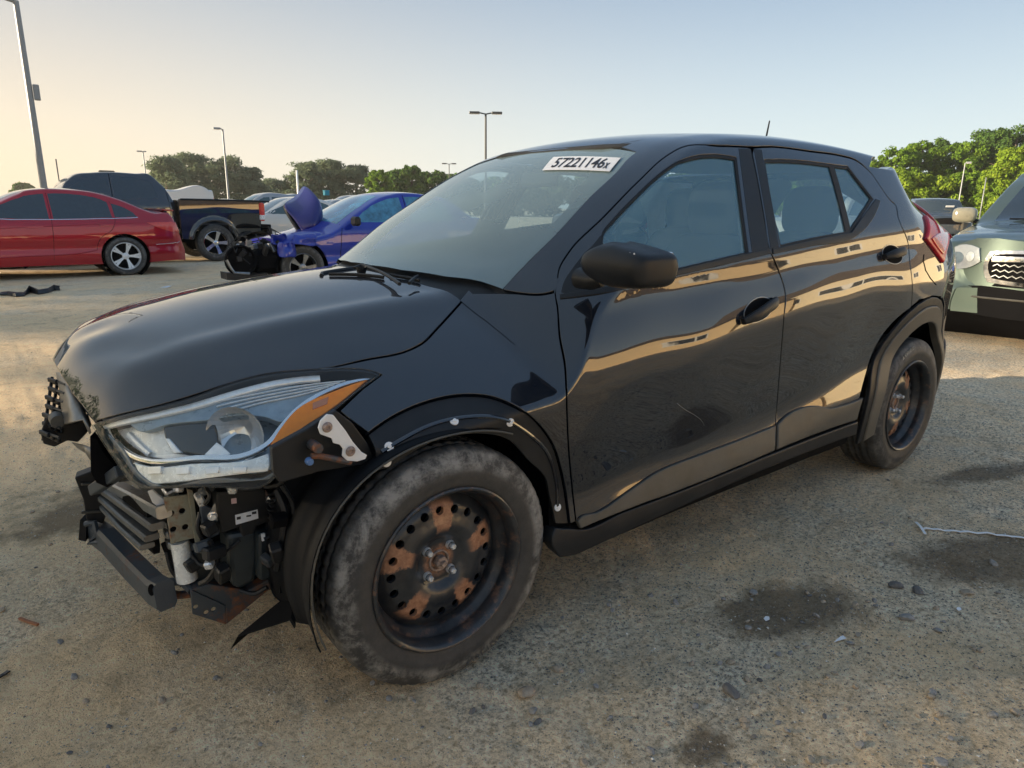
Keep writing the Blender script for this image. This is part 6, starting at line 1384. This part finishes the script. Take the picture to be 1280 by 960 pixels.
m = MB(); m.tube([(.46, .55, 1.165), (.44, .1, 1.17), (.42, -.4, 1.17)], .010, 6); m.build('wiper', M['black_plastic'], gr_o)

# small dark pickup before the wood
tc = depth_at(1180, 262, 27.5); tcol = carpaint('slate_car_paint', (.028, .040, .055), coat_ior=1.6, dust_sheen=.3)
ttop = [(-.95,.6),(-.92,.85),(-.82,1.02),(-.4,1.12),(.35,1.17),(.42,1.19),(.75,1.50),(.98,1.72),(1.3,1.78),(2.1,1.78),(2.35,1.74),(2.50,1.30),(2.52,1.26),(4.1,1.25),(4.2,1.2),(4.25,.6)]
tth = R(35); TP = dict(x0=-.95, x1=4.25, W=[(-.95,.78),(-.8,.86),(-.3,.93),(3.8,.93),(4.25,.90)], top=ttop, belt=1.16, tum=.32, xf=0, xr=3.2, r=.38, rim=.22, nsp=6, rimmat=M['satin_metal'], paint=tcol, hw=.93, plan=.14, z0=.42,
    windows=[[(.85,1.22,0),(1.1,1.55),(1.22,1.62,0),(1.5,1.62,0),(1.52,1.2,0)], [(1.6,1.2,0),(1.6,1.62,0),(2.2,1.6),(2.34,1.24,0)]], screens={'windscreen': (.46, .96, 1.15)})
tk_o, tk_s = vehicle('small_pickup', 'dark slate pickup with a blackened windscreen parked before the wood', 'pickup', (tc[0], tc[1], 0), tth, TP, simple=True)
TF = Plan(frontf(-1.0, .18)); TF.flip = GF.flip
for nm, pts, mt, of, mi in (('bumper', [(-.86,.50,0),(-.86,.78),(0,.80),(.86,.78),(.86,.50,0),(0,.46)], tcol, 0, False), ('grille', [(-.42,.78,0),(-.50,.98,0),(0,1.02),(.50,.98,0),(.42,.78,0)], M['inner_black'], .02, False), ('headlamp', [(-.86,.84,0),(-.84,.99),(-.54,.99,0),(-.52,.86,0)], M['lamp_chrome'], .02, True)):
    fp(nm, pts, mt, of, .03, .08, mirror=mi, surf=TF, root=tk_o)
m = MB(); m.box((.62, -.35, 1.46), (.02, .30, .07), (0, R(-42), 0)); m.build('windscreen_sticker', M['white_paper'], tk_o)

# row of other vehicles in the distance
def simple_car(kind, name, label, cat, pxc, depth, paint_, rz=0.0, gl=None, z=0):
    g0 = depth_at(pxc, 262, depth); L = dict(x0=-.9, x1=3.7, W=W_(.90, -.9, 3.7), xf=0, xr=2.7, r=.33, rim=.21, nsp=5, rimmat=M['satin_metal'], paint=paint_, hw=.9, belt=.94, glass=gl or M['teal_glass'])
    if kind == 'sedan': L.update(top=[(a * .962, b) for a, b in sedan_top], windows=[[(.62,.98,0),(1.05,1.16),(1.50,1.33),(1.70,1.36,0),(1.72,.965,0)], [(1.78,.965,0),(1.76,1.36,0),(2.15,1.355),(2.55,1.24,0),(2.66,.985,0)]], screens={'windscreen': (.60, 1.40, 1.25), 'rear_window': (2.5, 3.1, 1.3)})
    if kind == 'suv': L.update(belt=1.05, tum=.35, top=[(-.9,.5),(-.85,.85),(-.7,.98),(.0,1.06),(.45,1.10),(.52,1.13),(1.1,1.55),(1.5,1.70),(2.6,1.70),(3.2,1.62),(3.5,1.2),(3.65,.9),(3.7,.5)], windows=[[(.85,1.12,0),(1.2,1.40),(1.45,1.54,0),(1.70,1.56,0),(1.72,1.10,0)], [(1.8,1.10,0),(1.8,1.56,0),(2.5,1.54,0),(2.6,1.12,0)], [(2.68,1.13,0),(2.6,1.54),(3.05,1.48),(3.2,1.18,0)]], screens={'windscreen': (.56, 1.3, 1.2), 'rear_window': (3.22, 3.5, 1.3)})
    if kind == 'van': L.update(x1=4.6, W=W_(.98, -.9, 4.6), xr=3.4, hw=.98, belt=1.3, tum=.12, top=[(-.9,.5),(-.85,.9),(-.6,1.1),(-.1,1.25),(.7,1.95),(1.0,2.10),(2,2.15),(4.3,2.12),(4.5,1.9),(4.6,.6)], windows=[[(.35,1.35,0),(.8,1.75),(1.25,1.78,0),(1.25,1.35,0)]], screens={'windscreen': (.0, .65, 1.15)})
    o, S = vehicle(name, label, cat, (g0[0] - 1.4 * math.cos(rz), g0[1] - 1.4 * math.sin(rz), z), rz, L, simple=True)
    for sgn in (1,):
        zz = .86 if kind == 'sedan' else 1.0; sp(S, o, 'tail_lamp', [(L['x1'] - .28, zz - .1, 0), (L['x1'] - .28, zz + .06, 0), (L['x1'] - .06, zz + .05, 0), (L['x1'] - .04, zz - .1, 0)], M['red_bright'], .01, smooth=False)
    return o, S
wht = carpaint('white_car_paint', (.62, .62, .60), dust_sheen=.1); slv = carpaint('silver_car_paint', (.34, .36, .38), dust_sheen=.1, metal=.5); drk = carpaint('charcoal_car_paint', (.03, .034, .04), dust_sheen=.3, coat_ior=1.8); rd2 = carpaint('faded_red_paint', (.30, .05, .04), dust_sheen=.3)
simple_car('van', 'white_van', 'white panel van beyond the dark pickup cab', 'van', 205, 46, wht)
simple_car('sedan', 'maroon_car', 'faded red car roof between white van and silver sedan', 'car', 238, 40, rd2)
simple_car('sedan', 'silver_sedan', 'silver sedan seen over the dark pickup bed', 'car', 269, 30, slv)
simple_car('suv', 'grey_suv', 'pale grey car with red tail lamps beyond the pickup tailgate', 'car', 322, 30, slv)
simple_car('sedan', 'dark_sedan', 'dark car behind the pale grey car and the raised blue bonnet', 'car', 350, 38, drk, gl=M['dark_glass'])
wc = simple_car('sedan', 'white_wreck', 'white car with torn bonnet behind the blue wreck', 'car', 352, 20.5, wht)
blk_o, _ = simple_car('suv', 'black_suv', 'black car with a turquoise box on its roof behind the blue wreck', 'car', 430, 34, drk)
simple_car('sedan', 'silver_hatch', 'silver car between the raised blue bonnet and the black roof', 'car', 408, 27, slv)
b0 = depth_at(412, 262, 33.6); o = thing('roof_box', 'small turquoise box standing on the roof of the black car', 'box', (b0[0], b0[1] + .3, 1.70)); m = MB(); m.box((0, 0, .12), (.24, .24, .22), None, .02); m.build('box', plain('turquoise_plastic', (.03, .30, .42), .5, var=.1), o); m = MB(); m.box((0, 0, .24), (.27, .27, .03), None, .01); m.build('lid', plain('pale_turquoise', (.10, .42, .50), .5, var=.1), o)
simple_car('suv', 'white_suv', 'white car seen dimly through the rear window of the black car', 'car', 1035, 19, wht)
simple_car('sedan', 'silver_sedan', 'silver car seen dimly through the cabin of the black car', 'car', 905, 22, slv)
simple_car('suv', 'charcoal_suv', 'charcoal car standing behind the black car', 'car', 760, 26, drk)
# white car whose bumper just enters the left edge
wb = ground(0, 351); wv, ws_ = simple_car('sedan', 'white_sedan', 'white car of which only the rear bumper shows at the left edge', 'car', 0, 11, wht); wv.location = (wb[0] - 3.68, wb[1] + .75, 0)
# ------------------------------------------------------------------ stones, litter, straps
def rock(seed, n=2):
    import bmesh
    bm = bmesh.new(); bmesh.ops.create_icosphere(bm, subdivisions=n, radius=1.0); r = np.random.default_rng(seed); pl_ = [(lambda d: d / np.linalg.norm(d))(r.normal(size=3)) for _ in range(9)]; cut = r.uniform(.55, .9, 9)
    for v in bm.verts:
        p = np.array(v.co); 
        for d, c in zip(pl_, cut):
            k = p @ d
            if k > c: p = p - d * (k - c)
        v.co = p * [1, .72, .5]
    me = bpy.data.meshes.new('stone'); bm.to_mesh(me); bm.free(); return me
stone_mats = [plain('stone_grey', (.26, .25, .235), .85, var=.3, scale=3, bump=.3, bscale=20), plain('stone_tan', (.34, .28, .21), .85, var=.25, scale=3, bump=.3, bscale=20), plain('stone_dark', (.13, .125, .12), .8, var=.3, scale=3, bump=.3, bscale=20)]
metas = []
for k in range(9): me = rock(40 + k); me.materials.append(stone_mats[k % 3]); metas.append(me)
def zg(x, y): return float(gh(np.array([x]), np.array([y]))[0])
named = [(697,836,.020,1,'upright tan stone right of the front tyre'),(1134,772,.030,0,'largest flat grey stone at the right'),(1209,742,.024,1,'pale tan stone right of the large flat stone'),(942,741,.020,0,'grey stone in the dark oil stain'),(1120,732,.030,2,'dark flat slab in the dirt, right half'),(1148,739,.026,2,'dark slab beside the other dark slab'),(656,868,.034,1,'flat tan slab at bottom centre'),(666,887,.018,0,'rounded grey stone below the flat tan slab'),(813,938,.014,0,'rounded pebble at the bottom edge, middle'),(914,866,.030,2,'thin dark chip lower middle right'),(1242,705,.022,0,'grey stone near the right edge'),(1172,787,.018,0,'bluish stone near the flat grey stone'),(1176,962,.02,0,'grey stone at the lower right edge'),(1240,896,.018,0,'grey pebble in the lower right corner'),(931,901,.014,1,'small tan stone in the lower middle'),(745,858,.012,0,'small stone below the front wheel scuffs')]
for i, (a, b, s, mi, lb) in enumerate(named):
    g0 = ground(a, min(b, 957)); o = bpy.data.objects.new('stone', metas[(i // 1) % 3 * 3 + mi if False else [k for k in range(9) if k % 3 == mi][i % 3]]); C.objects.link(o); o.location = (g0[0], g0[1], zg(g0[0], g0[1]) + s * .22); o.scale = (s, s, s * (.8 if 'slab' in lb or 'flat' in lb or 'chip' in lb else 1.1)); o.rotation_euler = (rng.uniform(-.2, .2), rng.uniform(-.2, .2), rng.uniform(0, 6.28)); tag(o, lb, 'stone', 'larger stones on the dirt')
    for p_ in o.data.polygons: p_.use_smooth = False
r = np.random.default_rng(5)
for i in range(290):
    a, b = r.uniform(0, 1280), 560 + 400 * r.random()**.8
    if 380 < a < 1000 and b < 700: continue
    if a < 700 and r.random() < .55: continue
    g0 = ground(a, b); s = r.uniform(.005, .013) * (1 + .3 * r.random()); k = int(r.choice([0, 3, 6, 1, 4, 7, 1, 4, 0, 3, 2]))
    o = bpy.data.objects.new('pebble', metas[k]); C.objects.link(o); o.location = (g0[0], g0[1], zg(g0[0], g0[1]) + s * .25); o.scale = (s, s, s); o.rotation_euler = (r.uniform(-.4, .4), r.uniform(-.4, .4), r.uniform(0, 6.28)); tag(o, 'small loose pebble lying on the dirt', 'pebble', 'pebbles strewn over the dirt')
# fine gravel that nobody could count
def gravel(name, n, x0, x1, y0, y1, smin, smax, mat, seed, dens=None, tri=True):
    r = np.random.default_rng(seed); x = r.uniform(x0, x1, n); y = r.uniform(y0, y1, n); q = project(np.stack([x, y, 0 * x], 1)); ok = (q[:, 0] > -60) & (q[:, 0] < 1340) & (q[:, 1] < 1010) & (q[:, 1] > 280)
    ok &= fbm(x * 1.3 + 40, y * 1.3, 3) + .12 * r.normal(size=n) > dens if dens is not None else True
    x, y = x[ok], y[ok]; m = len(x); s = r.uniform(smin, smax, m)**1.0 * r.uniform(.5, 1, m); z = gh(x, y) + s * .15
    base = np.array([(1,0,0),(-1,0,0),(0,1,0),(0,-1,0),(0,0,1),(0,0,-1)], float); V = base[None] * r.uniform(.5, 1.1, (m, 6, 3)) * s[:, None, None] * [1, .8, .55]; a = r.uniform(0, 6.28, m); c_, s_ = np.cos(a), np.sin(a); Vx = V[:, :, 0] * c_[:, None] - V[:, :, 1] * s_[:, None]; Vy = V[:, :, 0] * s_[:, None] + V[:, :, 1] * c_[:, None]
    V = np.stack([Vx + x[:, None], Vy + y[:, None], V[:, :, 2] + z[:, None]], 2).reshape(-1, 3); T = np.array([(0,2,4),(2,1,4),(1,3,4),(3,0,4),(2,0,5),(1,2,5),(3,1,5),(0,3,5)]); F = (T[None] + 6 * np.arange(m)[:, None, None]).reshape(-1, 3)
    o = fastmesh(name, V, F, mat); tag(o, kind='stuff'); return o
gm1 = NT('gravel_mixed'); Pp = gm1.pos(); gm1.set(Base_Color=gm1.ramp(gm1.noise(55, 1, .5, Pp), [(.36, (.10, .095, .09)), (.5, (.34, .32, .28)), (.64, (.72, .68, .60))]), Roughness=.9)
tag(gravel('fine_gravel', 110000, -2.2, 5, -2.3, 3, 0.0015, .0048, gm1.m, 1, -.12), 'fine grey and tan gravel scattered over the dirt', 'gravel')
tag(gravel('coarse_gravel', 17000, -3, 9, -2.4, 7, .004, .009, gm1.m, 2, -.06), 'coarser loose gravel scattered over the yard', 'gravel')
tag(gravel('dark_grit', 45000, .2, 4.5, -2.3, .5, .002, .006, stone_mats[2], 3, -.10), 'dark asphalt grit right of the black car', 'grit')
# white strap, paper scraps, plastic strip, sticks
def ribbon(name, pts, wd, mat, label, cat, th=.0015, lift=.004):
    P0 = np.array([ground(a, b) for a, b in pts]); V = []; n = len(P0); T = np.gradient(P0, axis=0)
    for i in range(n):
        t_ = T[i] / np.linalg.norm(T[i]); l_ = np.array([-t_[1], t_[0], 0]) * wd / 2; zz = zg(P0[i][0], P0[i][1]) + lift + .002 * math.sin(i * 1.7)
        for sg in (-1, 1): V.append([P0[i][0] + sg * l_[0], P0[i][1] + sg * l_[1], zz])
    F = [(2 * i, 2 * i + 1, 2 * i + 3, 2 * i + 2) for i in range(n - 1)]; o = mk(name, V, F, mat, None, smooth=False); s = o.modifiers.new('solid', 'SOLIDIFY'); s.thickness = th; tag(o, label, cat); return o
pts = crv([(1152,665),(1180,666),(1210,668),(1245,671),(1282,676)], 6, closed=False)
ribbon('white_strap', pts, .012, M['white_plastic'], 'thin white plastic strap lying on the gravel at the right', 'strap', .002, .006)
ribbon('strap_end', [(1144,657),(1149,663),(1156,672)], .010, M['white_plastic'], 'short white tie crossing the left end of the long strap', 'strap', .002, .012)
def scrap(px_, py_, s, lb, mat=M['white_paper'], cat='litter', name='paper_scrap', shape=None):
    g0 = ground(px_, py_); sh = shape or [(-1, -.4), (.2, -.7), (1, -.1), (.5, .6), (-.6, .5)]; z0 = zg(g0[0], g0[1]); m = MB(); m.prism([(g0[0] + a * s, g0[1] + b * s, z0 + .006 + .15 * s * (a + b * .5)) for a, b in sh], (0, 0, .0012)); o = m.build(name, mat); tag(o, lb, cat)
scrap(1049, 804, .020, 'pointed white paper scrap, largest one right of the oil stain', shape=[(-1.1, .3), (.9, -.5), (1.1, .1), (.6, .25)])
scrap(958, 776, .012, 'small folded white paper scrap below the oil stain'); scrap(1198, 764, .010, 'small white scrap near the right stones'); scrap(944, 893, .010, 'cream coloured scrap in the lower right half', plain('cream_scrap', (.62, .50, .33), .6, var=.1))
scrap(1072, 797, .012, 'thin pale chip right of the pointed paper scrap', stone_mats[1]); scrap(207, 359, .09, 'white scrap on the ground right of the red sedan wheel'); scrap(913, 866, .022, 'small triangular grey chip below the paper scraps', stone_mats[0], shape=[(-.3, 1.0), (.5, -1.0), (-.5, -.9)])
ribbon('orange_stick', [(24,771),(34,775),(47,779)], .008, plain('rusty_orange', (.32, .13, .06), .8, var=.2), 'short rust orange stick on the dirt at the left', 'stick', .006, .004)
ribbon('dark_chip', [(-3,845),(4,842),(10,836)], .010, M['black_plastic'], 'small black plastic chip at the left edge', 'litter', .004, .004)
s_ = [(0,369),(10,369),(20,371),(30,370),(38,366),(48,368),(60,366),(68,363),(75,363)]
P0 = np.array([ground(a, b) for a, b in s_]); V = []
hts = [.01,.03,.04,.03,.09,.05,.05,.07,.05]
for i, (p_, h_) in enumerate(zip(P0, hts)): V += [(p_[0], p_[1] - .05, .005), (p_[0], p_[1], h_), (p_[0] + .02, p_[1] + .16, h_ * .6 + .01)]
F = [(3 * i + j, 3 * i + j + 1, 3 * i + 4 + j, 3 * i + 3 + j) for i in range(8) for j in range(2)]
o = mk('plastic_strip', V, F, M['black_plastic'], None, smooth=False); s2 = o.modifiers.new('solid', 'SOLIDIFY'); s2.thickness = .012; tag(o, 'torn black plastic bumper strip lying in front of the red sedan', 'litter')

# ------------------------------------------------------------------ morning haze
m = MB(); m.box((20, 60, 9), (300, 240, 20.4)); hz = m.build('haze', None); hz['kind'] = 'stuff'
hm = bpy.data.materials.new('haze'); hm.use_nodes = True; hn = hm.node_tree; hn.nodes.remove(hn.nodes['Principled BSDF']); pv = hn.nodes.new('ShaderNodeVolumePrincipled'); pv.inputs['Density'].default_value = .0005; pv.inputs['Color'].default_value = (.95, .93, .88, 1); pv.inputs['Anisotropy'].default_value = .3
hn.links.new(pv.outputs[0], hn.nodes['Material Output'].inputs['Volume']); hz.data.materials.append(hm)
